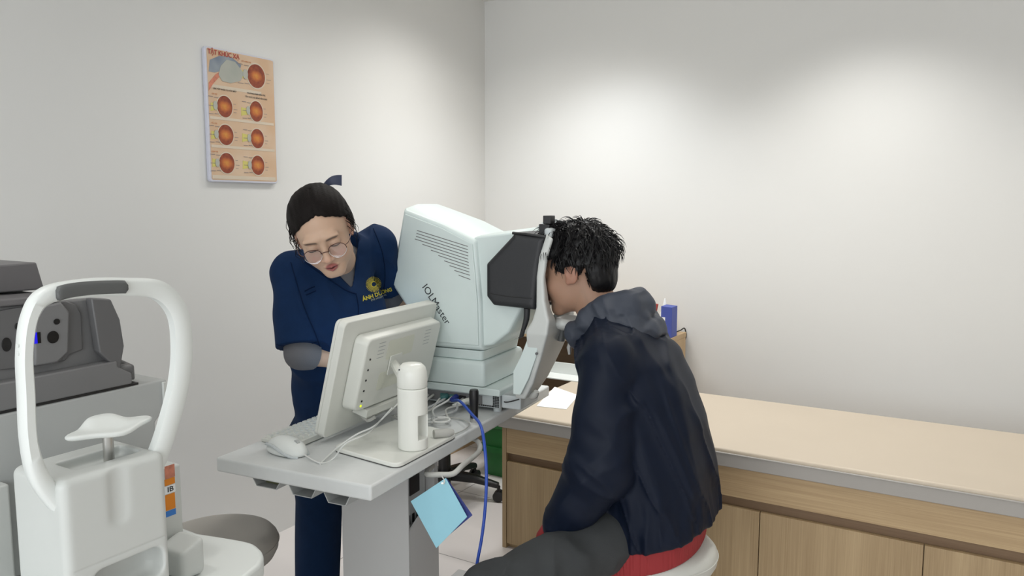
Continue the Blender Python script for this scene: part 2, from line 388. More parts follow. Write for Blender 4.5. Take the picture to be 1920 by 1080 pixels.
def surf(f, lo, hi, h, B=10, margin=0.02, sm=1):
    lo = np.array(lo, float); hi = np.array(hi, float)
    nb = np.ceil((hi - lo) / (h * B)).astype(int); n = nb * B
    g = np.stack(np.meshgrid(*[np.arange(k) for k in nb], indexing='ij'), -1).reshape(-1, 3)
    cen = lo + (g * B + B / 2 - 0.5) * h; v = f(cen)
    act = np.abs(v) < B * h * 0.9 + margin
    V = np.ones(tuple(n), np.float32)
    sgn = np.where(v < 0, -1.0, 1.0)
    V = np.kron(sgn.reshape(tuple(nb)), np.ones((B, B, B), np.float32)).astype(np.float32)
    loc = np.stack(np.meshgrid(*[np.arange(B)] * 3, indexing='ij'), -1).reshape(-1, 3)
    ga = g[act]
    for s in range(0, len(ga), 300):
        gg = ga[s:s + 300]; idx = (gg[:, None, :] * B + loc[None]).reshape(-1, 3)
        vals = f(lo + idx * h); V[idx[:, 0], idx[:, 1], idx[:, 2]] = vals
    V[0] = V[-1] = 1; V[:, 0] = V[:, -1] = 1; V[:, :, 0] = V[:, :, -1] = 1
    S = V < 0
    C = [(a, b, c) for a in (0, 1) for b in (0, 1) for c in (0, 1)]
    cnt = sum(S[a:n[0] - 1 + a, b:n[1] - 1 + b, c:n[2] - 1 + c].astype(np.int8) for a, b, c in C)
    cells = np.argwhere((cnt > 0) & (cnt < 8)); ids = np.full(tuple(n), -1, np.int64)
    ids[cells[:, 0], cells[:, 1], cells[:, 2]] = np.arange(len(cells))
    acc = np.zeros((len(cells), 3)); num = np.zeros(len(cells))
    for a in C:
        for ax in range(3):
            if a[ax]: continue
            b = list(a); b[ax] = 1
            va = V[cells[:, 0] + a[0], cells[:, 1] + a[1], cells[:, 2] + a[2]]; vb = V[cells[:, 0] + b[0], cells[:, 1] + b[1], cells[:, 2] + b[2]]
            m = (va < 0) != (vb < 0); t = np.where(m, va / (va - vb + 1e-20), 0)
            q = np.tile(np.array(a, float), (len(cells), 1)); q[:, ax] = t
            acc += q * m[:, None]; num += m
    P = lo + (cells + acc / num[:, None]) * h
    faces = []
    for ax in range(3):
        o1, o2 = [(1, 2), (2, 0), (0, 1)][ax]
        sl0 = [slice(1, None)] * 3; sl1 = [slice(1, None)] * 3; sl0[ax] = slice(0, -1); sl1[ax] = slice(1, None)
        A = S[tuple(sl0)]; Bm = S[tuple(sl1)]
        e = np.argwhere(A != Bm); off = np.array([1, 1, 1]); off[ax] = 0; c = e + off
        d1 = np.zeros(3, int); d1[o1] = 1; d2 = np.zeros(3, int); d2[o2] = 1
        q = np.stack([ids[tuple((c - d1 - d2).T)], ids[tuple((c - d2).T)], ids[tuple(c.T)], ids[tuple((c - d1).T)]], 1)
        fl = ~A[tuple(e.T)]; q[fl] = q[fl][:, ::-1]; q = q[(q >= 0).all(1)]; faces.append(q)
    Fq = np.concatenate(faces)
    for _ in range(sm):   # light relaxation of the grid stepping
        acc = np.zeros_like(P); num = np.zeros(len(P))
        for i in range(4):
            np.add.at(acc, Fq[:, i], P[Fq[:, (i + 1) % 4]]); np.add.at(acc, Fq[:, i], P[Fq[:, (i - 1) % 4]]); np.add.at(num, Fq[:, i], 2)
        P = P * 0.45 + acc / np.maximum(num, 1)[:, None] * 0.55
    return P, [tuple(q) for q in Fq.tolist()]
def joinm(*ms):
    V = []; Fc = []; o = 0
    for v, f in ms: V.append(np.asarray(v, float)); Fc += [tuple(i + o for i in q) for q in f]; o += len(v)
    return np.concatenate(V), Fc


# ------------------------------------------------------------------ the room
t = 0.12
struct('floor', MB().box((WX - t, FY - t, -0.1), (EX + t, WY + t, 0)), M['floor'])
struct('ceiling', MB().box((WX - t, FY - t, CEIL), (EX + t, WY + t, CEIL + 0.1)), M['ceil'])
struct('wall_left', MB().box((WX - t, FY - t, 0), (WX, WY + t, CEIL)), M['wall'])
struct('wall_back', MB().box((WX, WY, 0), (EX, WY + t, CEIL)), M['wall'])
struct('wall_right', MB().box((EX, FY - t, 0), (EX + t, WY + t, CEIL)), M['wall'])
struct('wall_front', MB().box((WX, FY - t, 0), (EX, FY, CEIL)), M['wall'])

# ------------------------------------------------------------------ long upholstered bench along the back wall
BF, BL, BT, BB = 2.56, -1.585, 0.57, 3.29
XR = 2.3
b = Thing('bench_cabinet', 'long low oak laminate cabinet under the beige padded top in front of the back wall', 'cabinet', (BL, BF, 0))
HT = BT - 0.062
b.part('carcass', MB().box((BL, BF + 0.022, 0.0), (XR, BB - 0.006, HT - 0.002)), M['woodH'])
b.part('side_panel', MB().box((BL, BF, 0.0), (BL + 0.019, BF + 0.0215, HT - 0.002)), M['woodV'], bevel=0.001)
b.part('fascia', MB().box((BL + 0.0195, BF + 0.001, HT - 0.105), (XR, BF + 0.0215, HT - 0.002)), M['woodH'], bevel=0.001)
b.part('finger_groove', MB().box((BL + 0.0195, BF + 0.019, HT - 0.141), (XR, BF + 0.0215, HT - 0.1055)), M['woodShade'])
xs = [BL + 0.021, -1.05, -0.56, -0.07, 0.42, 0.91, 1.40, 1.89, XR - 0.002]
for i in range(len(xs) - 1):
    b.part('door', MB().box((xs[i] + 0.0015, BF, 0.022), (xs[i + 1] - 0.0015, BF + 0.0185, HT - 0.141)), M['woodV'], bevel=0.0008)
q = Thing('bench_cushion', 'long beige leatherette pad with a grey piped edge lying on the oak cabinet', 'cushion', (BL, BF, HT))
q.part('padded_top', MB().box((BL - 0.008, BF - 0.004, HT + 0.012), (XR, BB, BT)), M['cushion'], bevel=0.010, bseg=4)
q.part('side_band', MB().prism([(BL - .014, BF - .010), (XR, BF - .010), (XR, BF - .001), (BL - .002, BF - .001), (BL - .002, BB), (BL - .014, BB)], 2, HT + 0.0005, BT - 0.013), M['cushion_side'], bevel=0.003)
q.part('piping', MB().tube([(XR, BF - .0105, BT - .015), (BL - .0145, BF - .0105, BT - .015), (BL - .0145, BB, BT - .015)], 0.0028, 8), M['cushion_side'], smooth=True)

# ------------------------------------------------------------------ desk in the corner
DX, DY = -1.232, 3.37
d = Thing('corner_desk', 'pale wooden desk in the room corner behind the padded bench', 'desk', (WX + 0.01, DY, 0))
d.part('desktop', MB().box((WX + 0.01, DY, 0.725), (DX, WY - 0.022, 0.75)), M['deskwood'], bevel=0.001)
d.part('side_panel', MB().box((DX - 0.02, DY, 0.0), (DX, WY - 0.03, 0.7245)), M['deskwood'], bevel=0.001)
d.part('side_panel', MB().box((WX + 0.011, DY, 0.0), (WX + 0.031, WY - 0.006, 0.7245)), M['deskwood'], bevel=0.001)
d.part('back_panel', MB().box((WX + 0.0315, WY - 0.05, 0.25), (DX - 0.0205, WY - 0.0325, 0.7245)), M['woodShade'])  # shaded kneehole interior painted as dark wood

def cable(name, label, pts, r, m, base, frame='W', k=8, n=8, group=None):
    return solo(name, label, 'cable', base, MB().tube(pts, r, n, smooth=k), m, frame, group, smooth=True)
cable('power_cord', 'thin black cord hanging down the wall beside the corner desk',
      [(-1.27, 3.72, 0.7545), (-1.255, 3.77, 0.760), (-1.245, 3.808, 0.766), (-1.238, 3.812, 0.72), (-1.262, 3.812, 0.66), (-1.257, 3.812, 0.60), (-1.244, 3.812, 0.53), (-1.24, 3.812, 0.42), (-1.25, 3.812, 0.2), (-1.25, 3.80, 0.006)], 0.0032, M['black'], (-1.25, 3.806, 0.47))

# things on the desk
k = Thing('blue_card_box', 'upright open blue box with white label on the corner desk', 'box', (-1.235, 3.5, 0.7505))
x0, x1, y0, y1, z0, z1 = -1.292, -1.236, 3.58, 3.66, 0.7505, 0.905
k.o.location = (-1.264, 3.62, 0.7505); k.base = np.array([-1.264, 3.62, 0.7505])
k.part('carton', MB().prism([(x0, z0), (x1, z0), (x1, z1 - .003), (x0, z1)], 1, y0, y1), M['bluebox'], bevel=0.001)
k.part('white_label', MB().box((x0 + .002, y0 - .0012, z0 + .02), (x0 + .022, y0 - .0002, z0 + .10)), M['paper'])
cx, cy = -1.362, 3.60
k = Thing('pen_pot', 'dark pot holding a few pens beside the blue box on the corner desk', 'pen pot', (cx, cy, 0.7505))
k.part('pot', MB().lathe([(0.036, 0), (0.038, 0.09), (0.034, 0.09), (0.032, 0.006), (0.0, 0.006)], (cx, cy, 0.7505), 28), M['darkgrey'], smooth=True)
def pen(label, dx, dy, lean, h, m, capm, gn=None):
    a = np.array([cx + dx, cy + dy, 0.758]); bq = a + np.array([lean, 0.004, h])
    z = solo('pen', label, 'pen', tuple(a), MB().tube([a, bq], 0.0052, 10), m, group='pens in the desk pot', smooth=True)
    mkobj('cap', MB().tube([bq - (bq - a) * .33, bq + (bq - a) * .02], 0.0066, 10).v, MB().tube([bq - (bq - a) * .33, bq + (bq - a) * .02], 0.0066, 10).f, capm, tuple(a), z, smooth=True)
pen('dark grey pen standing furthest left in the desk pot', -0.015, 0.0, -0.018, 0.166, M['darkgrey'], M['darkgrey'])
pen('black marker standing in the middle of the desk pot', -0.002, 0.008, -0.002, 0.150, M['midgrey'], M['black'])
pen('red capped marker leaning in the desk pot', 0.012, 0.0, 0.028, 0.150, M['paper'], M['redink'])
# bottle and tissue
z = Thing('white_bottle', 'small white pointed plastic bottle between pens and blue box', 'bottle', (-1.316, 3.70, 0.7505))
z.part('bottle_body', MB().lathe([(0.0, 0), (0.022, 0), (0.024, 0.01), (0.024, 0.10), (0.012, 0.125)], (-1.316, 3.70, 0.7505), 24), M['paper'], smooth=True)
z.part('nozzle', MB().lathe([(0.012, 0.1255), (0.010, 0.15), (0.003, 0.178), (0.0, 0.18)], (-1.316, 3.70, 0.7505), 20), M['paper'], smooth=True)
solo('tissue_box', 'white box glimpsed at the desk edge behind the chin rest', 'box', (-2.03, 3.40, 0.7505), MB().box((-2.09, 3.36, 0.7505), (-1.985, 3.44, 0.80)), M['paper'], bevel=0.002)
solo('tape_roll', 'small white roll on the desk beside the jacket collar', 'roll', (-1.745, 3.40, 0.7505), MB().lathe([(0.014, 0), (0.028, 0), (0.028, 0.03), (0.014, 0.03)], (-1.745, 3.40, 0.7505), 28), M['paper'], smooth=True)
solo('paper_sheet', 'white sheet of paper lying on the bench beside the chin rest', 'paper', tuple(at(1040, 750, 2, BT)), MB().prism([tuple(at(*q_, 2, BT)[:2]) for q_ in ((1006, 762), (1062, 768), (1085, 742), (1040, 726))], 2, BT + 0.0006, BT + 0.002), M['paper'])
tx, ty = at(1062, 712, 2, BT)[:2]
z = Thing('paper_tray', 'shallow white tray on the bench behind the chin rest', 'tray', (tx, ty, BT))
z.part('tray_floor', MB().box((tx - .14, ty - .02, BT + .0006), (tx + .14, ty + .09, BT + 0.005)), M['white'])
z.part('rim', MB().box((tx - .14, ty + .0905, BT + .0006), (tx + .14, ty + .096, BT + 0.06)), M['white'], bevel=0.002)

# green tub on the floor between bench and left wall
gx, gy = -1.99, 3.36
z = Thing('green_tub', 'green plastic tub on the floor between the bench and the corner', 'tub', (gx, gy, 0))
z.part('tub', MB().loft([[(gx + a * s, gy + c * s2, h) for a, c in rrect(-.16, -.14, .16, .14, .04)] for s, s2, h in ((.82, .8, 0.001), (.9, .88, .12), (1, 1, .26), (1.03, 1.04, .265), (1.03, 1.04, .285), (.95, .95, .285), (.8, .8, .02))]), M['green'], smooth=True)
z.part('rim_band', MB().loft([[(gx + a * s, gy + c * s, h) for a, c in rrect(-.16, -.14, .16, .14, .04)] for s, h in ((.955, .13), (.985, .13), (.995, .16), (.965, .16))]), M['green'], smooth=True)

# office chair at the corner desk
ox, oy = -2.11, 2.88
z = Thing('office_chair', 'black office swivel chair with star base under the instrument table', 'office chair', (ox, oy, 0))
z.part('gas_column', MB().lathe([(0.03, 0.07), (0.03, 0.22), (0.018, 0.22), (0.018, 0.40)], (ox, oy, 0), 20), M['black'], smooth=True)
for i in range(5):
    a = math.radians(19 + 72 * i); c, s = math.cos(a), math.sin(a)
    pts = [(ox + c * 0.03, oy + s * 0.03, 0.115), (ox + c * 0.15, oy + s * 0.15, 0.105), (ox + c * 0.268, oy + s * 0.268, 0.078)]
    rings = []
    for p, w, h in zip(pts, (0.030, 0.024, 0.017), (0.022, 0.017, 0.012)):
        rings.append([(p[0] - s * w * sx, p[1] + c * w * sx, p[2] + h * sz) for sx, sz in ((-1, -1), (1, -1), (1, .4), (.6, 1), (-.6, 1), (-1, .4))])
    l = z.part('leg', MB().loft(rings), M['black'], bevel=0.003)
    hx, hy = ox + c * 0.268, oy + s * 0.268
    w = MB()
    for sd in (-1, 1):
        cc = np.array([hx - s * 0.014 * sd, hy + c * 0.014 * sd, 0.027]); axv = np.array([-s, c, 0]) * sd
        w.tube([cc - axv * 0.008, cc - axv * 0.006, cc + axv * 0.006, cc + axv * 0.008], [0.022, 0.026, 0.026, 0.022], 20)
    w.tube([(hx, hy, 0.03), (hx, hy, 0.075)], 0.008, 10)
    z.part('caster', w, M['black'], parent=l, smooth=True)
z.part('seat', surf(lambda p: rbox(p, (ox, oy, 0.43), (0.21, 0.20, 0.032), 0.03), (ox - .25, oy - .25, .38), (ox + .25, oy + .25, .48), 0.012), M['softblack'], smooth=True)

# ------------------------------------------------------------------ wall poster
PX = WX + 0.0005
pY0, pY1, pZ0, pZ1 = 1.895, 2.222, 1.488, 1.986
z = Thing('eye_poster', 'orange and cream wall board with eyeball diagrams on the left wall', 'poster', (PX, pY0, pZ0))
z.part('board', MB().prism([(a, c) for a, c in rrect(pY0, pZ0, pY1, pZ1, 0.012)], 0, PX, PX + 0.017), M['posteredge'], bevel=0.003)
def pm(name, c1, c2):
    m = mat(name, c1, 0.45); nt = m.node_tree; b_ = nt.nodes['Principled BSDF']
    tc = nt.nodes['Texture Coordinate']; n = nt.nodes.new('ShaderNodeTexNoise'); n.inputs['Scale'].default_value = 9
    nt.links.new(tc.outputs['Object'], n.inputs[0]); cr = nt.nodes.new('ShaderNodeValToRGB')
    cr.color_ramp.elements[0].position = .35; cr.color_ramp.elements[1].position = .7
    cr.color_ramp.elements[0].color = (*c1, 1); cr.color_ramp.elements[1].color = (*c2, 1)
    nt.links.new(n.outputs['Fac'], cr.inputs[0]); nt.links.new(cr.outputs[0], b_.inputs['Base Color']); return m
M['pprint'] = pm('poster_peach_print', (0.62, 0.42, 0.27), (0.66, 0.50, 0.36))
M['ppale'] = pm('poster_pale_band', (0.66, 0.56, 0.45), (0.62, 0.54, 0.42))
M['petrol'] = pm('poster_grey_blue', (0.16, 0.20, 0.27), (0.36, 0.40, 0.42))
M['pgrey'] = pm('poster_grey_green', (0.36, 0.38, 0.34), (0.45, 0.45, 0.40))
fx = PX + 0.0172
pr = MB()
pr.prism(rrect(pY0 + .008, pZ0 + .008, pY1 - .004, pZ1 - .005, .008), 0, fx, fx + .0006)
z.part('printed_sheet', pr, M['pprint'])
art = MB()
def quad(y0, z0, y1, z1, mi, e=0.0008, o=0.0): art.box((fx + .0006 + o, y0, z0), (fx + .0006 + e + o, y1, z1), mi)
quad(pY0 + .011, pZ0 + .012, pY1 - .012, pZ0 + .026, 0)
for zz in (1.617, 1.722): quad(pY0 + .011, zz, pY1 - .012, zz + .010, 0)
quad(pY0 + .011, 1.838, pY1 - .07, 1.850, 0)
def P(px, py): q = at(px, py, 0, fx); return q[1], q[2]
def blob(pts, mi, o=0.0):
    art.prism([P(*q) for q in pts], 0, fx + .0006 + o, fx + .0014 + o, mi)
blob([(393, 112), (410, 105), (432, 106), (452, 122), (448, 135), (420, 132), (402, 136), (391, 134)], 1)
blob([(413, 124), (424, 112), (440, 116), (457, 138), (450, 152), (432, 156), (416, 152), (409, 140)], 2, .001)
blob([(391, 155), (404, 139), (412, 135), (412, 143), (400, 156), (391, 170)], 3, .0005)
for (x, y) in ((454, 139), (399, 200), (456, 209), (400, 253), (458, 258), (402, 305), (459, 309)):
    blob([(x - 4, y - 8), (x + 12, y - 4), (x + 12, y + 5), (x - 4, y + 8)], 4)
z.part('artwork', art, [M['ppale'], M['petrol'], M['pgrey'], M['printpink'], mat('poster_yellow', (0.62, 0.56, 0.16), 0.5)])
def eyemat():
    m = bpy.data.materials.new('eyeball_print'); m.use_nodes = True; nt = m.node_tree; b_ = nt.nodes['Principled BSDF']; b_.inputs['Roughness'].default_value = .5
    tc = nt.nodes.new('ShaderNodeTexCoord'); n = nt.nodes.new('ShaderNodeTexNoise'); n.inputs['Scale'].default_value = 80; n.inputs['Detail'].default_value = 3
    g = nt.nodes.new('ShaderNodeTexGradient'); g.gradient_type = 'SPHERICAL'
    mp = nt.nodes.new('ShaderNodeMapping'); mp.inputs['Location'].default_value = (0, 0.05, 0.20); mp.inputs['Scale'].default_value = (30, 22, 44)
    nt.links.new(tc.outputs['Object'], mp.inputs[0]); nt.links.new(mp.outputs[0], g.inputs[0]); nt.links.new(tc.outputs['Object'], n.inputs[0])
    a = nt.nodes.new('ShaderNodeMath'); a.operation = 'MULTIPLY_ADD'; a.inputs[1].default_value = .35; nt.links.new(n.outputs['Fac'], a.inputs[0]); nt.links.new(g.outputs['Fac'], a.inputs[2])
    cr = nt.nodes.new('ShaderNodeValToRGB'); E_ = cr.color_ramp.elements
    E_[0].position = .12; E_[0].color = (.20, .035, .02, 1); E_[1].position = .95; E_[1].color = (.75, .42, .07, 1)
    e = E_.new(.42); e.color = (.50, .14, .035, 1)
    nt.links.new(a.outputs[0], cr.inputs[0]); nt.links.new(cr.outputs[0], b_.inputs['Base Color']); return m
EM = eyemat()
eyes = [((480, 143), 16, 22), ((421, 200), 14, 20), ((480, 209), 12, 19), ((423, 253), 14, 19), ((482, 260), 12, 18), ((425, 306), 14, 19), ((483, 310), 12, 18)]
for (c, rx, ry) in eyes:
    cy_, cz_ = P(*c); ry_ = abs(P(c[0] + rx, c[1])[0] - cy_); rz_ = abs(P(c[0], c[1] + ry)[1] - cz_)
    m_ = MB(); halo = MB()
    el = lambda s: [(cy_ + math.cos(a) * ry_ * s, cz_ + math.sin(a) * rz_ * s) for a in np.linspace(0, 2 * math.pi, 32, endpoint=False)]
    m_.prism(el(1.12), 0, fx + .0006, fx + .0016, 0); m_.prism(el(1.0), 0, fx + .0016, fx + .0024, 1)
    # cornea and lens at the left side of the drawn eyeball
    m_.prism([(cy_ - ry_ * 1.25 + math.cos(a) * ry_ * .28, cz_ + math.sin(a) * rz_ * .42) for a in np.linspace(0, 2 * math.pi, 16, endpoint=False)], 0, fx + .0026, fx + .0032, 2)
    for dz in (-.75, .75): m_.box((fx + .0016, cy_ - ry_ * 1.35, cz_ + rz_ * dz - .001), (fx + .0024, cy_ - ry_ * .8, cz_ + rz_ * dz + .001), 3)
    for dz, dy in ((.35, 1.5), (-.15, 1.7), (-.45, 1.55)): m_.box((fx + .0008, cy_ + ry_ * 1.2, cz_ + rz_ * dz - .0008), (fx + .0014, cy_ + ry_ * dy, cz_ + rz_ * dz + .0008), 3)
    for dz in (.8, -.05, -.8): m_.box((fx + .0016, cy_ - ry_ * 2.1, cz_ + rz_ * dz - .0010), (fx + .0022, cy_ - ry_ * 1.5, cz_ + rz_ * dz + .0010), 3)
    o = z.part('eyeball_diagram', m_, [M['ppale'], EM, M['pgrey'], M['greyink']])
    o.data.transform(Matrix.Translation(Vector((0, -(cy_ - pY0), -(cz_ - pZ0))))); o.location = (0, cy_ - pY0, cz_ - pZ0)
EM.node_tree.nodes['Mapping'].inputs['Location'].default_value = (0, 0, 0); EM.node_tree.nodes['Mapping'].inputs['Scale'].default_value = (30, 26, 34)
PINK = {0: M['redink'], 1: M['ink'], 2: mat('poster_orange_ink', (0.55, 0.2, 0.08), .6)}
def ptext(s, px, py, size, mi, sx=1.0):
    vs, fs = text_mesh(s, size, sx=sx, font_bold=0.0006 if size > .015 else .0002); cy_, cz_ = P(px, py)
    lt = MB(); put2d(lt, vs, fs, (fx + .0026, cy_, cz_), (0, 1, 0), (0, 0, 1), 0); z.part('lettering', lt, PINK[mi])
ptext('T\u1eacT KH\u00daC X\u1ea0', 419, 102, 0.024, 0, 0.9)
ptext('CÁC TẬT KHÚC XẠ CỦA MẮT', 421, 169, 0.0078, 1)
ptext('PHƯƠNG PHÁP ĐIỀU TRỊ', 480, 177, 0.0078, 1); ptext('TẬT KHÚC XẠ BẰNG KÍNH ĐEO', 480, 184, 0.0078, 1, .95)
ptext('MẮT CHÍNH THỊ', 461, 116, 0.006, 2); ptext('CẬN THỊ', 401, 176, 0.006, 2); ptext('VIỄN THỊ', 401, 231, 0.006, 2); ptext('LOẠN THỊ', 402, 284, 0.006, 2)

# ------------------------------------------------------------------ beige stool left of the table
def stool(label, c, r, h, seatm, frame='W'):
    z = Thing('round_stool', label, 'stool', (c[0], c[1], 0), frame)
    sz = 0.085
    z.part('seat', MB().lathe([(0, 0), (r * .78, 0), (r * .93, .010), (r * .99, .030), (r, .048), (r * .985, .062), (r * .93, .074), (r * .80, .081), (r * .5, .085), (0, .086)], (c[0], c[1], h - sz), 72), seatm, smooth=True, angle=60)
    z.part('seam', MB().tube([(c[0] + (r + .0005) * math.cos(a), c[1] + (r + .0005) * math.sin(a), h - sz + .05) for a in np.linspace(0, 2 * math.pi, 73)], 0.0018, 6), seatm, smooth=True)
    z.part('gas_column', MB().lathe([(0.028, 0.09), (0.028, h - .2), (0.02, h - .2), (0.02, h - sz - .001)], (c[0], c[1], 0), 24), M['metal'], smooth=True)
    for i in range(5):
        a = math.radians(10 + 72 * i); cc, s = math.cos(a), math.sin(a)
        l = z.part('leg', MB().tube([(c[0] + cc * .02, c[1] + s * .02, .10), (c[0] + cc * .12, c[1] + s * .12, .09), (c[0] + cc * .23, c[1] + s * .23, .062)], [.016, .014, .011], 10, smooth=4), M['metal'], smooth=True)
        hx, hy = c[0] + cc * .23, c[1] + s * .23
        z.part('caster', MB().tube([(hx - s * .012, hy + cc * .012, .025), (hx + s * .012, hy - cc * .012, .025)], .0248, 18), M['black'], parent=l, bevel=.003)
    return z
stool('round stool with dark beige seat under the left end of the white table', (-1.795, 1.345), 0.175, 0.475, M['tan'])
stool('round stool with pale seat under the man in the jacket', (0.495, 0.70), 0.182, 0.435, M['seat2'], 'T')

# ------------------------------------------------------------------ instrument table (frame T)
z = Thing('instrument_table', 'long pale grey laminate table carrying the monitor and the big eye instrument', 'table', (-0.24, 0.55, 0), 'T')
z.part('tabletop', MB().box((-0.485, 0, 0.712), (0, 1.10, 0.75)), M['table'], bevel=0.006, bseg=4)
# corrugated cable trays under the top
def tray(u0, u1, dz, label=None):
    w = .0022; o = [(u0, .7115), (u0 + .022, .7115 - dz), (u1 - .022, .7115 - dz), (u1, .7115)]
    i = [(u1 - .003, .7115), (u1 - .0235, .7115 - dz + w), (u0 + .0235, .7115 - dz + w), (u0 + .003, .7115)]
    m_ = MB().prism(o + i, 1, 0.035, 0.20)
    return z.part('cable_tray', m_, M['body_grey'])
tray(-.405, -.295, .034); tray(-.285, -.182, .038); tray(-.175, -.078, .040)
z.part('tray_liner', MB().box((-.375, .06, .6805), (-.325, .19, .686)), mat('olive_cardboard', (0.17, 0.18, 0.09), .7))
# lifting column: hollow pedestal
z.part('pedestal_front', MB().box((-0.29, .262, .06), (-.068, .268, .7115)), M['tableleg'], bevel=0.001)
z.part('pedestal_side', MB().box((-0.29, .2685, .06), (-.284, .41, .7115)), M['tableleg'])
z.part('pedestal_side', MB().prism([(.2685, .06), (.40, .06), (.40, .58), (.2685, .52)], 0, -.074, -.068), M['tableleg'])
z.part('corner_post', MB().box((-.088, .40, .06), (-.068, .42, .7115)), M['tableleg'])
z.part('pedestal_back', MB().box((-0.283, .4005, .06), (-.0885, .4065, .7115)), M['tableleg'])
z.part('power_unit', MB().box((-0.27, .29, .50), (-.095, .395, .66)), M['body_grey'], bevel=.003)
for i in range(4): z.part('socket', MB().box((-.0945, .300 + i * .022, .52), (-.0925, .310 + i * .022, .545)), M['black'])
z.part('switch_plate', MB().box((-.0945, .31, .60), (-.0925, .36, .65)), M['black'])
z.part('foot_beam', MB().box((-.30, .05, .02), (-.22, .95, .06)), M['tableleg'], bevel=.006)
z.part('foot_beam', MB().box((-.13, .05, .02), (-.05, .95, .06)), M['tableleg'], bevel=.006)
for u_, v_ in ((-.26, .09), (-.26, .91), (-.09, .09), (-.09, .91)):
    z.part('foot_pad', MB().lathe([(.02, 0.0), (.022, .004), (.022, .0198)], (u_, v_, 0), 20), M['black'], smooth=True)

# ------------------------------------------------------------------ mouse, keyboard
def f_mouse(p):
    c = np.array([0, 0, 0.0])
    d = ell(p, (0, 0, .004), (.060, .033, .034)); d = smax(d, -p[:, 2] + .001, .004)
    return d
mc = T2W(W2T(at(538, 838, 2, .765)) * [1, 1, 0] + [0, 0, .7505]); ma = math.radians(-4)
R_ = np.array([[math.cos(ma), -math.sin(ma), 0], [math.sin(ma), math.cos(ma), 0], [0, 0, 1]])
z = Thing('computer_mouse', 'white computer mouse with a grey waist band on the table corner', 'mouse', tuple(mc))
v, f = surf(f_mouse, (-.07, -.045, -.005), (.07, .045, .045), .0022)
tw = lambda q: 1.16 * np.asarray(q) @ R_.T + mc
z.part('shell', (tw(v), f), M['white'], smooth='all')
bnd = []
for s in (-1, 1):
    pts = [(x, s * .0335 * math.sqrt(max(1 - (x / .0605) ** 2 * .98, .01)) * .97, .011 + .011 * math.cos((x + .02) * 38)) for x in np.linspace(-.055, .055, 14)]
    bnd.append([tw([q])[0] for q in pts])
m_ = MB(); m_.tube(bnd[0], .0042, 8); m_.tube(bnd[1], .0042, 8)
z.part('side_band', m_, M['dev2'], smooth=True)
z.part('scroll_wheel', MB().tube([tw([(.035, -.004, .029)])[0], tw([(.035, .004, .029)])[0]], .0075, 16), M['body_grey'], smooth=True)
me_ = tw([(.058, 0, .006)])[0]
cable('mouse_cord', 'thin white mouse cord curling along the table to the monitor stand',
      [me_, at(600, 868, 2, .753), at(625, 860, 2, .753), at(648, 832, 2, .79), at(690, 812, 2, .80), at(712, 790, 2, .81), D(735, 765, 2.06)], .0022, M['cablew'], tuple(me_))
cable('monitor_cord', 'white cord running from under the monitor beside the pole',
      [at(600, 870, 2, .752), at(632, 840, 2, .765), at(668, 815, 2, .795), at(700, 800, 2, .81), at(722, 780, 2, .82), D(745, 758, 2.06)], .0024, M['cablew'], tuple(me_))
KU = -.052
z = Thing('keyboard', 'ivory computer keyboard half hidden behind the monitor foot', 'keyboard', (-.345 + KU, .16, .7505), 'T')
z.part('case', MB().prism([(-.42 + KU, .7505), (-.29 + KU, .7505), (-.285 + KU, .754), (-.285 + KU, .768), (-.42 + KU, .760)], 1, .150, .60), M['mon'], bevel=.002)
ks = MB()
for i in range(5):
    for j in range(20):
        u_ = -.414 + i * .0245; v_ = .172 + j * .0212; zz = .7605 + (u_ + .42) / .135 * .008
        ks.loft([[(u_ + a + KU, v_ + c - .013, zz + .0002) for a, c in ((0, 0), (.021, 0), (.021, .0185), (0, .0185))], [(u_ + a + KU, v_ + c - .013, zz + .007) for a, c in ((.003, .003), (.018, .003), (.018, .0155), (.003, .0155))]])
o = z.part('keys', ks, M['mon']); o['kind'] = 'stuff'

# ------------------------------------------------------------------ monitor on its stand (frame T)
z = Thing('computer_monitor', 'ivory computer monitor seen from behind on its round pole stand', 'monitor', (-.10, .27, .7505), 'T')
bp = [W2T(at(x, y, 2, .762)) for x, y in ((622, 838), (745, 872), (859, 812))]
c4 = bp[0] + bp[2] - bp[1]
# base plate: rounded quad
def rquad(q, r, n=6):
    out = []; q = [np.array(p[:2], float) for p in q]
    for i in range(4):
        p, a, b_ = q[i], q[i - 1], q[(i + 1) % 4]; da = nrm(a - p) * r; db = nrm(b_ - p) * r
        for k in range(n + 1):
            t_ = k / n; out.append(tuple((p + da) * (1 - t_) ** 2 + p * 2 * t_ * (1 - t_) + (p + db) * t_ ** 2))
    return out
z.part('base_plate', MB().prism(rquad([bp[0], bp[1], bp[2], c4], .03), 2, .7515, .763), M['monpole'], bevel=.003)
z.part('rubber_skirt', MB().prism(rquad([bp[0], bp[1], bp[2], c4], .03), 2, .7503, .7512), M['darkgrey'])
pc = W2T(at(770, 846, 2, .763)); pcu, pcv = pc[0] - .010, pc[1] + .028
def f_pole(p):
    e = np.sqrt(((p[:, 0] - pcu) / .040) ** 2 + ((p[:, 1] - pcv) / .038) ** 2) - 1
    d = smax(e * .038, np.maximum(p[:, 2] - .9275, .7631 - p[:, 2]), .004)
    hole = rbox(p, (pcu + .04, pcv - .004, .825), (.034, .020, .032), .004)
    return np.maximum(d, -hole)
def ellp(a, b_, n=40): return [(pcu + a * math.cos(t_), pcv + b_ * math.sin(t_)) for t_ in np.linspace(0, 2 * math.pi, n, endpoint=False)]
z.part('pole', surf(f_pole, (pcu - .055, pcv - .055, .75), (pcu + .055, pcv + .055, .945), .0022), M['monpole'], smooth='all')
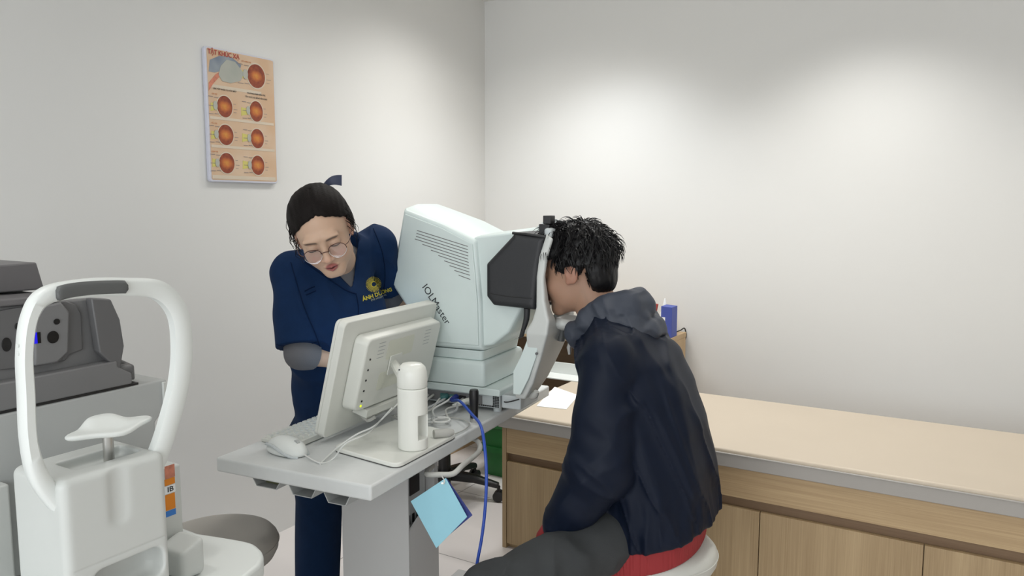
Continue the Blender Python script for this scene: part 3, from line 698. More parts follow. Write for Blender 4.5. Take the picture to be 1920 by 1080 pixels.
z.part('pole_cap', MB().loft([[(x, y, h) for x, y in ellp(.0402 * s_, .0382 * s_)] for s_, h in ((.97, .9282), (1, .930), (1.0, .952), (.975, .966), (.88, .980), (.65, .989), (.2, .992))]), M['monpole'], smooth=True, angle=60)
z.part('cap_badge', MB().box((pcu - .022, pcv - .0300, .974), (pcu + .002, pcv - .0255, .978)), M['ink'])
# tilted screen: local axes w (along v), h (up), n (towards us)
B0 = np.array([-.293, .190, .768]); hv = nrm([.088, 0, .335]); wv = np.array([0, 1.0, 0]); nv = np.cross(wv, hv); MW, MH = .478, .337
def Q(w, h, n): return B0 + wv * w + hv * h + nv * n
def slab(poly, n0, n1, s1=None):
    c = np.mean(np.array(poly), 0); r1 = [Q(a, b_, n0) for a, b_ in poly]
    r2 = [Q(*( (c + (np.array(q_) - c) * (s1 or 1)).tolist()), n1) for q_ in poly]
    return MB().loft([r1, r2])
z.part('rear_shell', slab(rrect(0, 0, MW, MH, .018), -.022, .0, .995), M['mon'], bevel=.003)
z.part('bezel', slab(rrect(.001, .001, MW - .001, MH - .001, .016), -.032, -.0222), M['mon'], bevel=.003)
z.part('screen', slab([(.02, .022), (MW - .02, .022), (MW - .02, MH - .02), (.02, MH - .02)], -.0335, -.0321), mat('lit_screen', (.02, .02, .02), .2, emit=(.6, .75, .9), estr=.9))
hump = z.part('rear_hump', slab(rrect(.055, .075, MW - .02, .295, .022), .0002, .042, .965), M['mon'], bevel=.005)
def onback(poly, d0, d1): return slab(poly, .0422 + d0, .0422 + d1)
for i in range(5):
    w_, h_ = .087, .232 - i * .031
    z.part('control_button', MB().tube([Q(w_, h_, .0421), Q(w_, h_, .0437)], .0030, 12), M['black'], parent=hump, smooth=True)
z.part('power_led', MB().tube([Q(.087, .094, .0421), Q(.087, .094, .0440)], .0036, 12), M['led'], parent=hump, smooth=True)
lab = mat('cream_label', (.69, .70, .60), .5)
z.part('label', onback(rrect(.165, .215, .30, .272, .008), 0, .0008), lab, parent=hump)
z.part('label', onback(rrect(.148, .125, .30, .178, .008), 0, .0008), lab, parent=hump)
for x_ in (.118, .36):
    gr = MB()
    for i in range(5):
        gr.add(*(lambda m_: (m_.v, m_.f))(onback([(x_, .228 + i * .011), (x_ + .032, .228 + i * .011), (x_ + .032, .230 + i * .011), (x_, .230 + i * .011)], 0, .0004)))
    z.part('vent_slots', gr, M['body_grey'], parent=hump)
led = z.part('port_ledge', slab([(.115, .052), (.34, .052), (.34, .0745), (.115, .0745)], .001, .050), M['mon'], bevel=.001)
z.part('hinge_arm', MB().tube([Q(.215, .195, .043), (pcu - .025, pcv, .940)], .013, 10), M['mon'], smooth=True)
z.part('mount_plate', onback(rrect(.185, .165, .245, .225, .004), .001, .005), M['mon'], bevel=.001)
st = MB()
st.tube([Q(.13, .05, .02), Q(.15, .03, .035), Q(.16, .045, .05)], .006, 8, smooth=4)
z.part('cable_clamp', st, M['cable'], smooth=True)

# ------------------------------------------------------------------ big eye-measuring instrument (frame T)
V0, V1 = .683, .985; VC = (V0 + V1) / 2
z = Thing('optical_biometer', 'large pale green eye-measuring instrument with side vents on the long table', 'eye instrument', (-.17, VC, .7505), 'T')
b_ = MB().box((-.345, V0 + .012, .762), (-.004, V1 - .01, .8035))
z.part('base_unit', b_, M['dev2'], bevel=.003)
lidp = [(-.36, .8045), (.002, .8045), (.004, .8225), (-.002, .8275), (-.36, .8275)]
z.part('base_lid', MB().prism(lidp, 1, V0 - .002, V1 + .004), M['dev'], bevel=.003)
for (u_, v_) in ((-.02, V0 + .03), (-.32, V0 + .03), (-.02, V1 - .04), (-.32, V1 - .04)):
    z.part('foot', MB().lathe([(.013, .7505), (.014, .7615)], (u_, v_, 0), 16), M['dev2'], smooth=True)
# connector bay: dark recess, teal sockets, square grille
z.part('connector_panel', MB().box((-.30, V0 + .0095, .768), (-.065, V0 + .0118, .799)), M['midgrey'])
g = MB()
for i in range(7):
    for j in range(3): g.box((-.0265 + j * .0075, V0 + .0095, .7665 + i * .0052), (-.0210 + j * .0075, V0 + .0118, .7703 + i * .0052))
for i in range(9): g.box((-.092 + i * .0075, V0 + .0095, .7665), (-.087 + i * .0075, V0 + .0118, .7705))
z.part('grille', g, M['black'])
for u_, m_ in ((-.215, 'port'), (-.18, 'port'), (-.145, 'black')):
    z.part('socket', MB().box((u_, V0 + .004, .779), (u_ + .022, V0 + .0094, .793)), M[m_], bevel=.001)
# slide block and lower collar
def rs(a0, a1, b0, b1, h, r=.012): return [(x, y, h) for x, y in rrect(a0, b0, a1, b1, r, 4)]
z.part('slide_block', MB().loft([rs(-.315, -.052, V0, V1, .8295), rs(-.315, -.052, V0, V1, .900), rs(-.31, -.058, V0 + .006, V1 - .006, .910)]), M['dev'], bevel=.003)
z.part('collar', MB().loft([rs(-.295, -.066, V0 + .016, V1 - .016, .9105), rs(-.29, -.062, V0 + .010, V1 - .010, .942)]), M['dev'], bevel=.002)
# head housing: side outline lofted across the width
side = [(-.262, .944), (-.058, .944), (-.062, 1.10), (-.080, 1.292), (-.20, 1.345), (-.345, 1.392), (-.372, 1.27), (-.396, 1.138), (-.31, 1.03)]
cn = np.array([-.21, 1.16])
def ring(v_, s_, dz=0):
    return [(cn[0] + (a - cn[0]) * s_, v_, cn[1] + (c - cn[1]) * s_ + (dz if c > 1.2 else 0)) for a, c in side]
z.part('head_housing', MB().loft([ring(V0, .955), ring(V0 + .012, 1.0), ring(VC - .06, 1.01, .012), ring(VC + .06, 1.01, .012), ring(V1 - .012, 1.0), ring(V1, .955)]), M['dev'], bevel=.006)
inner = [(cn[0] + (a - cn[0]) * .925, cn[1] + (c - cn[1]) * .915) for a, c in side]
sp = z.part('side_panel', MB().prism(inner, 1, V0 - .0045, V0 - .0006), M['dev'], bevel=.002)
# front housing with curved underside
fr = [(-.075, .953), (-.02, .965), (.035, 1.01), (.078, 1.09), (.088, 1.20), (.080, 1.305), (.055, 1.318), (-.085, 1.300)]
z.part('front_housing', MB().loft([[(a - .01, V0 + .012, c) for a, c in fr], [(a, V0 + .03, c + (.006 if c > 1.25 else 0)) for a, c in fr], [(a, VC, c + (.012 if c > 1.25 else 0)) for a, c in fr], [(a, V1 - .03, c + (.006 if c > 1.25 else 0)) for a, c in fr], [(a - .01, V1 - .012, c) for a, c in fr]]), M['dev'], bevel=.006)
# vents: dark louvre slots, stepped on their left ends
def ZT(x, y): return W2T_at(x, y)
def atT(x, y, ax, v):
    d_ = fwd + rgt * (x - 960) / F - upv * (y - 540) / F; a = EXv if ax == 0 else EYv
    return W2T(CP + d_ * ((v - (CP - N0) @ a) / (d_ @ a)))
VS = V0 - .0045
vl = [((782, 432), (877, 462)), ((781, 437.5), (877, 468)), ((780, 443), (878, 474)), ((778, 448), (878, 480)), ((792, 458), (878, 486)), ((808, 469), (879, 492)), ((822, 479), (879, 498)), ((833, 489), (880, 504)), ((843, 498), (880, 510)), ((852, 507), (881, 516)), ((860, 516), (882, 524))]
for a, c in vl:
    A = atT(*a, 1, VS); C_ = atT(*c, 1, VS)
    z.part('vent_slot', MB().prism([(A[0], A[2] - .0012), (C_[0], C_[2] - .0012), (C_[0], C_[2] + .0012), (A[0], A[2] + .0012)], 1, VS - .0006, VS + .0002), M['midgrey'], parent=sp)
lv, lf = text_mesh('IOLMaster', .036, font_bold=0, center=False)
A = atT(791, 538, 1, VS); C_ = atT(834, 606, 1, VS); dv = nrm(C_ - A); L = np.linalg.norm(C_ - A); w_ = lv[:, 0].max()
A = A - 0
sc_ = L / w_ * 1.06; up_ = np.array([-dv[2], 0, dv[0]])
m_ = MB(); put2d(m_, lv * [sc_, sc_, 1], lf, A + np.array([0, -.0008, 0]), dv, up_)
z.part('name_lettering', m_, M['ink'], parent=sp)
# black light shield
sh = [(-.022, 1.125), (.0, 1.100), (.135, 1.094), (.142, 1.16), (.150, 1.225), (.166, 1.305), (.072, 1.318), (.062, 1.305), (-.022, 1.222)]
def f_sh(p):
    d = poly2(p[:, 0], p[:, 2], sh); d = smax(d, np.abs(p[:, 1] - .76) - .118, .02)
    d = d - .003
    inn = np.maximum(poly2(p[:, 0] - .02, p[:, 2], sh) + .012, np.abs(p[:, 1] - .76) - .105)
    return np.maximum(d, -inn)
sd_ = z.part('light_shield', surf(f_sh, (-.05, .62, 1.07), (.19, .90, 1.34), .0032), M['softblack'], smooth='all')
z.part('shield_rim', MB().tube([(.064, .646, 1.318), (.11, .643, 1.316), (.165, .645, 1.309), (.165, .875, 1.309)], .0045, 8), M['black'], parent=sd_, smooth=True)
z.part('shield_seam', MB().tube([(-.012, .6385, 1.135), (.05, .6385, 1.128), (.13, .6385, 1.126)], .0012, 6), M['black'], parent=sd_, smooth=True)
# chin and forehead rest
arm = [(.066, .812), (.098, .812), (.128, .865), (.154, .94), (.182, 1.02), (.187, 1.06), (.172, 1.12), (.167, 1.19), (.176, 1.25), (.192, 1.302), (.172, 1.318), (.150, 1.25), (.143, 1.19), (.144, 1.10), (.132, 1.06), (.114, 1.03), (.112, .985), (.088, .94), (.062, .892)]
def f_arm(p):
    wd_ = np.interp(p[:, 2], [.81, .90, 1.02, 1.30], [.045, .075, .108, .112])
    vc_ = np.interp(p[:, 2], [.81, .95, 1.3], [.705, .735, .755])
    d = poly2(p[:, 0], p[:, 2], arm); d = smax(d, np.abs(p[:, 1] - vc_) - wd_, .008)
    sl = np.maximum(np.hypot(p[:, 1] - .752, np.minimum(p[:, 2] - 1.11, 0)) - .078, -p[:, 2] + 1.02)
    sl = np.where(p[:, 2] > 1.11, np.abs(p[:, 1] - np.interp(p[:, 2], [1.11, 1.3], [.752, .755])) - np.interp(p[:, 2], [1.11, 1.2, 1.3], [.078, .096, .096]), sl)
    return smax(d, -sl, .008)
am = z.part('chin_rest_arm', surf(f_arm, (.04, .62, .79), (.22, .90, 1.34), .003), M['devwhite'], smooth='all')
z.part('arm_cover', MB().prism([(.068, .83), (.092, .83), (.118, .88), (.143, .95), (.152, 1.0), (.115, 1.003), (.094, .95), (.068, .90)], 1, .640, .655), M['dev'], parent=am, bevel=.002)
z.part('arm_bracket', MB().box((.0, .70, .765), (.066, .84, .808)), M['dev2'], bevel=.004)
z.part('chin_cup', surf(lambda p: smax(ell(p, (.20, .752, 1.045), (.045, .058, .026)), -ell(p, (.205, .752, 1.077), (.05, .045, .038)), .004), (.14, .68, 1.0), (.26, .83, 1.09), .0028), M['devwhite'], smooth='all')
z.part('chin_post', MB().tube([(.178, .752, .985), (.185, .752, 1.03)], .012, 14), M['pad'], smooth=True)
z.part('forehead_band', surf(lambda p: rbox(p, (.172, .755, 1.318), (.012, .10, .016), .008), (.14, .63, 1.28), (.21, .88, 1.35), .003), M['dev2'], smooth='all')
z.part('rear_knob', MB().tube([(.055, .86, 1.318), (.10, .86, 1.338), (.14, .86, 1.335)], [.012, .022, .012], 14, smooth=3), M['dev2'], smooth=True)
kb_ = z.part('clip_block', MB().box((.138, .67, 1.314), (.172, .72, 1.345)), M['black'], bevel=.002)
z.part('clip_tab', MB().box((.153, .665, 1.3455), (.178, .70, 1.37)), M['black'], parent=kb_, bevel=.002)
# hanging black joint under the shield
z.part('latch', MB().tube([(.105, .66, 1.092), (.103, .66, 1.06), (.094, .66, 1.03)], [.010, .009, .007], 12, smooth=3), M['softblack'], smooth=True)
z.part('latch', MB().prism([(.078, .998), (.092, 1.005), (.100, 1.04), (.092, 1.045)], 1, .655, .668), M['black'], bevel=.002)
hk = z.part('side_screw', MB().tube([(.146, .636, .962), (.146, .640, .962)], .004, 10), M['darkgrey'], smooth=True)
z.part('lead_wire', MB().tube([(.002, .80, .80), (.008, .73, .788), (.010, .70, .786), (.03, .69, .79), (.062, .70, .80)], .002, 8, smooth=6), M['black'], smooth=True)
z.part('lock_lever', MB().tube([(.10, .70, .815), (.118, .69, .822), (.126, .685, .835)], [.010, .012, .008], 12, smooth=3), M['cable'], smooth=True)
# joystick
jc = W2T(at(889, 790, 2, .7505))
z2 = Thing('joystick_grip', 'upright black grip with a chrome ring standing in front of the pale instrument', 'grip', (jc[0], jc[1], .7505), 'T')
z2.part('handle', MB().lathe([(.012, .012), (.0125, .03), (.0145, .07), (.0145, .092), (.012, .098), (.0, .0985)], (jc[0], jc[1], .7505), 28), M['black'], smooth=True, angle=60)
z2.part('chrome_ring', MB().lathe([(.0, 0), (.0115, 0), (.0125, .004), (.0125, .0115), (.0, .0115)], (jc[0], jc[1], .7505), 28), M['metal'], smooth=True)

# cables behind the monitor
tT = lambda x, y, zz: T2W((x, y, zz))
cable('network_cable', 'bright blue cable looping over the table edge down to the floor',
      [T2W((-.155, V0 + .003, .788)), T2W((-.15, .655, .783)), D(862, 752, 2.33), D(885, 777, 2.22), D(902, 800, 2.12), D(910, 850, 2.06), D(912, 905, 2.05), D(909, 960, 2.05), D(903, 1010, 2.05), D(894, 1060, 2.05), D(885, 1130, 2.07), D(872, 1220, 2.15), np.array([-1.18, 1.72, .012]), np.array([-1.35, 1.90, .006])], .0044, M['blue'], tuple(T2W((.1, .35, .0))))
z = Thing('cable_bundle', 'tangle of grey leads plugged in behind the monitor pole', 'cables', (-.2, .55, .752), 'T')
rnd = random.Random(3)
ends = [(-.20, .787), (-.19, .785), (-.17, .786), (-.24, .785), (-.13, .784), (-.26, .783), (-.11, .783)]
for i, (eu, ez) in enumerate(ends):
    r_ = rnd.uniform(.0026, .0046)
    z.part('lead', MB().tube([(eu, V0 + .003, ez), (eu + .005, V0 - .04, ez - .004), (eu + rnd.uniform(-.03, .03), V0 - .09, .758 + r_ + i * .0016), (eu + rnd.uniform(-.06, .03), V0 - .16, .757 + r_), (eu + rnd.uniform(-.03, .02), V0 - .20, .757 + r_), (-.16, .43 + i * .008, .757 + r_)], r_, 8, smooth=7), [M['cable'], M['body_grey'], M['cablew']][i % 3], smooth=True)
z.part('plug', MB().tube([(-.105, V0 + .003, .782), (-.112, V0 - .022, .781), (-.135, V0 - .055, .774)], [.009, .010, .005], 12, smooth=3), M['mon'], smooth=True)
z.part('plug', MB().tube([(-.19, V0 + .003, .786), (-.19, V0 - .03, .784)], [.010, .008], 12), M['port'], smooth=True)
z.part('plug', MB().tube([(-.155, V0 + .003, .787), (-.153, V0 - .028, .785)], [.010, .008], 12), M['navycard'], smooth=True)
z.part('coupling', MB().tube([(-.035, .345, .775), (-.008, .375, .773), (.0, .39, .7725)], [.0115, .013, .008], 14), M['cable'], smooth=True)
z.part('thin_loop', MB().tube([(-.02, .40, .756), (-.01, .47, .755), (-.03, .54, .755), (-.09, .57, .755), (-.15, .55, .755)], .0018, 8, smooth=6), M['cable'], smooth=True)
z.part('coil', MB().tube([(-.10 + .024 * math.cos(t_), .50 + .024 * math.sin(t_), .762 + t_ * .0006) for t_ in np.linspace(0, 9, 40)], .0034, 8), M['cablew'], smooth=True)
# thick grey hose under the table top
cable('corrugated_hose', 'thick grey cable curving below the table edge above the blue cards',
      [T2W((-.085, .43, .655)), D(800, 888, 2.05), D(826, 890, 2.02), D(850, 888, 2.02), D(868, 872, 2.06), T2W((.025, .50, .69)), T2W((-.02, .56, .70)), T2W((-.10, .58, .69))], .0075, M['cable'], tuple(T2W((0, .45, .66))), n=12)

# blue cards hanging from the hose
hp = D(831, 897, 1.985)
def card(name, label, px, dep, m, th, cat='card'):
    P4 = [D(x, y, dz) for (x, y), dz in zip(px, dep)]
    n_ = nrm(np.cross(P4[1] - P4[0], P4[3] - P4[0]));
    if n_ @ fwd > 0: n_ = -n_
    m_ = MB().loft([[p for p in P4], [p - n_ * th for p in P4]])
    return solo(name, label, cat, tuple(hp), m_, m, bevel=.0004), P4
c1, P4 = card('hanging_card', 'light blue square card hanging by its corner beside the table pedestal', [(770, 940), (836, 896), (876, 969), (818, 1028)], [1.975, 1.985, 1.965, 1.955], M['cyan'], .0008)
hole = MB().tube([D(829, 906, 1.9815), D(829, 906, 1.9835)], .0026, 14); mkobj('eyelet', hole.v, hole.f, M['metal'], tuple(hp), c1, smooth=True)
card('hanging_card', 'dark blue card hanging behind the light blue card', [(800, 925), (838, 897), (886, 966), (840, 1005)], [1.992, 1.992, 1.985, 1.98], M['navycard'], .0012)
cable('hanging_tie', 'short white tie holding the blue cards on the hose', [D(832, 908, 1.975), D(833, 900, 1.985), D(829, 893, 2.01), D(833, 886, 2.03)], .0018, M['cablew'], tuple(hp), k=4)

# ------------------------------------------------------------------ foreground autorefractor (frame W)
z = Thing('refractometer_table', 'white rounded instrument table at the lower left corner', 'table', (-1.45, .78, 0))
tp = [(-1.90, .35), (-1.12, .35), (-1.12, .93)]
arc = [tuple(q_) for q_ in crom([np.array(at(x, y, 2, .70)[:2]) for x, y in ((487, 1058), (494, 1040), (486, 1026), (462, 1014), (372, 999))], 5)]
tp2 = [(-1.95, .36), (-1.10, .36)] + [(-1.10, .78)] + arc + [(-1.95, 1.02)]
z.part('tabletop', MB().prism(tp2, 2, .655, .70), M['white'], bevel=.008)
z.part('pillar', MB().prism(rrect(-1.58, .62, -1.44, .80, .02), 2, .06, .6545), M['body_grey'], bevel=.003)
z.part('foot', MB().prism(rrect(-1.80, .42, -1.22, 1.00, .05), 2, .0, .0595), M['body_grey'], bevel=.006)
lg = MB().tube([(-1.245, 1.03, .654), (-1.20, 1.045, .40), (-1.17, 1.06, .02)], .012, 12)
z.part('leg', MB().tube([(-1.27, .985, .654), (-1.225, 1.0, .40), (-1.19, 1.01, .0)], .013, 12), M['darkgrey'], smooth=True)

z = Thing('autorefractor', 'dark grey and white eye refractor at the left with lens window', 'eye instrument', (-1.6, .70, .7005))
XB = -1.42
lo_ = [at(x, y, 0, XB) for x, y in ((-60, 780), (312, 706), (316, 772), (296, 812))]
bod = [(.30, .742), (.30, 1.032), (lo_[1][1] - .002, lo_[1][2]), (lo_[2][1], lo_[2][2]), (lo_[3][1] - .012, lo_[3][2]), (.965, .742)]
YB1 = lo_[1][1]
z.part('base_body', MB().prism([(.32, .742), (.32, 1.040), (YB1, 1.040), (YB1, .985), (YB1 - .03, .955), (YB1 - .03, .742)], 0, -1.86, XB), M['body_grey'], bevel=.004)
z.part('front_frame', MB().prism([(YB1 - .012, .99), (YB1 - .004, .99), (YB1 - .004, 1.036), (YB1 - .012, 1.036)], 0, XB, XB + .006), M['devwhite'], bevel=.001)
e0 = at(0, 905, 0, XB + .02)[1]
z.part('side_cheek', MB().box((XB + .001, .40, .7425), (XB + .03, e0 + .01, .925)), M['devwhite'], bevel=.004)
z.part('plinth', MB().box((-1.86, .34, .7005), (XB + .01, YB1 - .05, .7415)), M['devwhite'], bevel=.003)
# dark head
hz0, hz1 = 1.045, 1.222
XH = -1.45
yR = at(180, 600, 0, XH)[1]
z.part('shadow_gap', MB().box((-1.85, .33, 1.0405), (XB - .004, YB1 - .06, 1.0447)), M['black'])
hd = z.part('head', MB().prism([(.32, hz0), (yR + .075, hz0), (yR + .075, hz0 + .03), (yR + .01, hz0 + .07), (yR, hz1 - .012), (yR - .01, hz1), (.32, hz1 + .005)], 0, -1.86, XH), M['midgrey'], bevel=.004)
z.part('lower_apron', MB().prism([(.32, hz0 + .0005), (YB1 - .075, hz0 + .0005), (YB1 - .075, hz0 + .022), (yR + .02, hz0 + .04), (yR + .02, hz0 + .052), (.32, hz0 + .045)], 0, XH + .0005, XH + .030), M['midgrey'], bevel=.003)
z.part('top_deck', MB().prism([(.32, hz1 + .006), (yR - .07, hz1 + .001), (yR - .075, hz1 + .014), (.32, hz1 + .022)], 0, -1.82, XH + .012), mat('warm_grey_plastic', (.145, .14, .145), .45), bevel=.004)
tm = [at(x, y, 0, XH - .08) for x, y in ((0, 500), (58, 491), (72, 523))]
z.part('monitor_hood', MB().prism([(.36, hz1 + .0225), (tm[2][1], hz1 + .0185), (tm[1][1], tm[1][2]), (.36, tm[1][2] - .008)], 0, -1.72, XH - .06), mat('warm_grey_plastic_hood', (.145, .14, .145), .45), bevel=.003)
# recessed window with lenses
win = [at(x, y, 0, XH + .001) for x, y in ((-70, 596), (20, 578), (120, 564), (140, 571), (150, 588), (153, 655), (128, 664), (120, 676), (62, 687), (-70, 700))]
wn = z.part('lens_window', MB().prism([(p_[1], p_[2]) for p_ in win], 0, XH + .0004, XH + .006), M['darkgrey'], bevel=.002)
tur = [at(x, y, 0, XH + .010) for x, y in ((62, 600), (80, 572), (112, 566), (128, 585), (126, 660), (105, 680), (62, 686))]
z.part('turret', MB().prism([(p_[1], p_[2]) for p_ in tur], 0, XH + .0062, XH + .016), M['midgrey'], bevel=.004)
def hole_(px, py, r1, r2, m_=None, x_=XH + .0162):
    c = at(px, py, 0, x_); z.part('lens', MB().prism([(c[1] + math.cos(a) * r1, c[2] + math.sin(a) * r2) for a in np.linspace(0, 2 * math.pi, 28, endpoint=False)], 0, x_, x_ + .0015), m_ or M['hole'], bevel=.0005)
hole_(99, 632, .0105, .0115); hole_(106, 603, .0058, .0055); hole_(12, 646, .008, .0125, x_=XH + .0062); hole_(32, 612, .004, .006, x_=XH + .0062)
s0_ = at(66, 634, 0, XH + .0162); z.part('lit_slot', MB().box((XH + .0162, s0_[1] - .006, s0_[2] - .010), (XH + .0175, s0_[1] + .003, s0_[2] + .010)), M['lensblue'])
z.part('slot_frame', MB().box((XH + .0162, s0_[1] + .0032, s0_[2] - .010), (XH + .0175, s0_[1] + .009, s0_[2] + .010)), M['hole'])
# side flange
fl = [at(x, y, 0, XH + .04) for x, y in ((178, 560), (215, 562), (232, 600), (240, 650), (232, 698), (222, 700))]
yy = [p_[1] for p_ in fl]; zz_ = [p_[2] for p_ in fl]
def fr_(x_, dy): return [(x_, fl[0][1] + dy, zz_[0]), (x_, fl[1][1] + dy, zz_[1]), (x_, fl[2][1] + dy, zz_[2]), (x_, fl[3][1] + dy, zz_[3]), (x_, fl[4][1] + dy, zz_[4]), (x_, fl[0][1] + .01 + dy, zz_[3] - .005)]
z.part('side_flange', MB().loft([fr_(XH + .001, .004), fr_(XH + .028, 0)]), M['darkgrey'], bevel=.003)
kp = at(245, 697, 0, XH + .03)
z.part('side_knob', MB().lathe([(.0, -.006), (.012, -.006), (.014, 0), (.014, .018), (.010, .024), (0, .024)], (XH + .01, kp[1] - .012, kp[2]), 24, axis='y'), M['darkgrey'], smooth=True)

# its chin rest in front (a thing of its own, nearest to the camera)
XC = -1.15
z = Thing('chin_rest_stand', 'white chin rest with open headrest hoop nearest the camera at left', 'chin rest', (XC - .07, .69, .7005))
bY0, bY1, bZ1 = .600, .775, .985
def f_blk(p):
    d = rbox(p, (XC - .075, (bY0 + bY1) / 2, (.7005 + bZ1) / 2), (.075, (bY1 - bY0) / 2, (bZ1 - .7005) / 2), .014)
    gv = cap(p, (XC + .004, .688, 1.05), (XC + .004, .688, .905), .0185, .0185, (1, 0, 0), .5)
    d = smax(d, -gv, .004)
    ch = rbox(p, (XC - .072, .700, 1.0), (.030, .055, .032), .006); d = smax(d, -ch, .004)
    hs = rbox(p, (XC + .002, .70, .80), (.045, .062, .026), .02); d = smax(d, -hs, .006)
    seam = np.abs(p[:, 2] - .838) - .0012; d = np.maximum(d, -np.maximum(seam, XC - .003 - p[:, 0]))
    return d
z.part('column', surf(f_blk, (XC - .17, .58, .69), (XC + .02, .80, 1.0), .0026), M['devwhite'], smooth='all')
hoop_px = [((150, 975), .026), ((112, 945), .028), ((74, 895), .026), ((55, 830), .020), ((50, 740), .020), ((47, 660), .019), ((58, 590), .020), ((90, 553), .026), ((165, 540), .031), ((240, 538), .031), ((298, 545), .034), ((333, 585), .034), ((342, 650), .035), ((336, 720), .035), ((318, 790), .034), ((300, 845), .034), ((280, 890), .036), ((255, 930), .03)]
hp_ = [at(x, y, 0, XC - .03) for (x, y), w_ in hoop_px]
hp_[0][0] -= 0.0
cpts = crom([np.array([p_[1], p_[2]]) for p_ in hp_], 6); wds = np.interp(np.linspace(0, 1, len(cpts)), np.linspace(0, 1, len(hp_)), [w_ for _, w_ in hoop_px])
rings = []
cc_ = np.mean(cpts, 0)
for i, c in enumerate(cpts):
    t_ = cpts[min(i + 1, len(cpts) - 1)] - cpts[max(i - 1, 0)]; t_ = t_ / np.linalg.norm(t_); n_ = np.array([-t_[1], t_[0]])
    if n_ @ (c - cc_) < 0: n_ = -n_
    w_ = wds[i] / 2; xs_ = []
    for a, b2 in ((-1, -.6), (-.6, -1), (.6, -1), (1, -.6), (1, .6), (.6, 1), (-.6, 1), (-1, .6)):
        q_ = c + n_ * w_ * a * .95; rings_x = XC - .032 + b2 * .013
        xs_.append((rings_x, q_[0], q_[1]))
    rings.append(xs_)
hb = z.part('headrest_hoop', MB().loft(rings), M['white'], smooth=True, angle=50)
pp = [at(x, y, 0, XC - .018) for x, y in ((105, 552), (130, 545), (170, 540), (215, 538), (236, 538))]
pr_ = []
for p_, hh in zip(crom([np.array(q_) for q_ in pp], 4), np.interp(np.linspace(0, 1, 17), [0, .06, .94, 1], [.006, .0105, .0105, .006])):
    pr_.append([(XC - .0185 + dx, p_[1], p_[2] + dz * hh) for dx, dz in ((-.006, -1), (.004, -1), (.0075, -.6), (.0075, .6), (.004, 1), (-.006, 1))])
z.part('forehead_pad', MB().loft(pr_), M['pad'], smooth=True, angle=60)
sc2 = at(38, 655, 0, XC - .03)
for dz in (-.006, .006): z.part('marker_screw', MB().tube([(XC - .03, sc2[1] + .002, sc2[2] + dz), (XC - .03, sc2[1] - .004, sc2[2] + dz)], .003, 10), M['white'], smooth=True)
rc = at(205, 868, 0, XC - .07)
z.part('chin_post', MB().tube([(XC - .07, rc[1], .965), (XC - .07, rc[1], at(207, 802, 0, XC - .065)[2] - .008)], .0085, 20), M['metal'], smooth=True)
c0 = at(207, 802, 0, XC - .065)
def f_cup(p):
    q = p - np.array([XC - .065, c0[1], c0[2]]); y = q[:, 1]; x = q[:, 0]
    sx_ = np.clip((x + .030) / .05, 0, 1); sx_ = sx_ * sx_ * (3 - 2 * sx_); zc = .013 * (1 - sx_) * np.exp(-(y / .034) ** 4) - .004 * sx_ * np.exp(-(y / .030) ** 2)
    wv_ = np.hypot(x / (.034 + .006 * np.cos(y * 60)), y / .074); e = (np.sqrt(wv_ ** 2 + 1e-9) - 1) * .034
    return smax(e, np.abs(q[:, 2] - zc) - .0045, .005)
z.part('chin_cup', surf(f_cup, (XC - .13, c0[1] - .09, c0[2] - .03), (XC - .01, c0[1] + .09, c0[2] + .035), .0024), M['white'], smooth='all')
pw = at(302, 832, 0, XC - .03)
z.part('paper_pin', MB().box((XC - .04, pw[1] - .008, pw[2] - .006), (XC - .02, pw[1] + .006, pw[2] + .004)), M['paper'], bevel=.002)

# side support with the orange sticker, and the joystick housing
XS = -1.30
s1_ = at(300, 985, 0, XS); s2_ = at(338, 860, 0, XS)
z = Thing('control_housing', 'white plastic upright with an orange sticker right of the chin rest column', 'housing', (XS, s1_[1], .7005))
z.part('upright', MB().box((XS - .06, s1_[1] - .05, .7005), (XS, s2_[1], s2_[2] - .01)), M['devwhite'], bevel=.004)
st_ = MB()
def sq(x0_, y0_, x1_, y1_, mi, o=.0004):
    a = at(x0_, y0_, 0, XS); c = at(x1_, y1_, 0, XS); st_.box((XS + .0002, a[1], at(318, y1_, 0, XS)[2] + .0001), (XS + .0002 + o, c[1], at(318, y0_, 0, XS)[2]), mi)
sq(308, 872, 328, 896, 0); sq(308, 896.5, 328, 909, 1); sq(308, 910, 329, 925, 2); sq(308, 926, 329, 956, 1); sq(308, 957, 330, 968, 3)
z.part('sticker', st_, [M['printpink'], M['orange'], M['paper'], M['printblue']])
tv, tf_ = text_mesh('IB', .014, sx=1.2, font_bold=.0003); m_ = MB(); tc_ = at(319, 917, 0, XS)
put2d(m_, tv, tf_, (XS + .0010, tc_[1], tc_[2]), (0, 1, 0), (0, 0, 1)); z.part('sticker_lettering', m_, M['ink'])
h1 = [at(x, y, 2, .775) for x, y in ((320, 1022), (345, 984), (372, 998))]
z.part('lever_housing', surf(lambda p: smax(smax(rbox(p, (-1.255, .868, .738), (.036, .026, .037), .012), (p[:, 2] - .765) + (.868 - p[:, 1]) * .35, .006), -(p[:, 2] - .7005), .002), (-1.30, .83, .69), (-1.19, .93, .79), .0028), M['devwhite'], smooth='all')

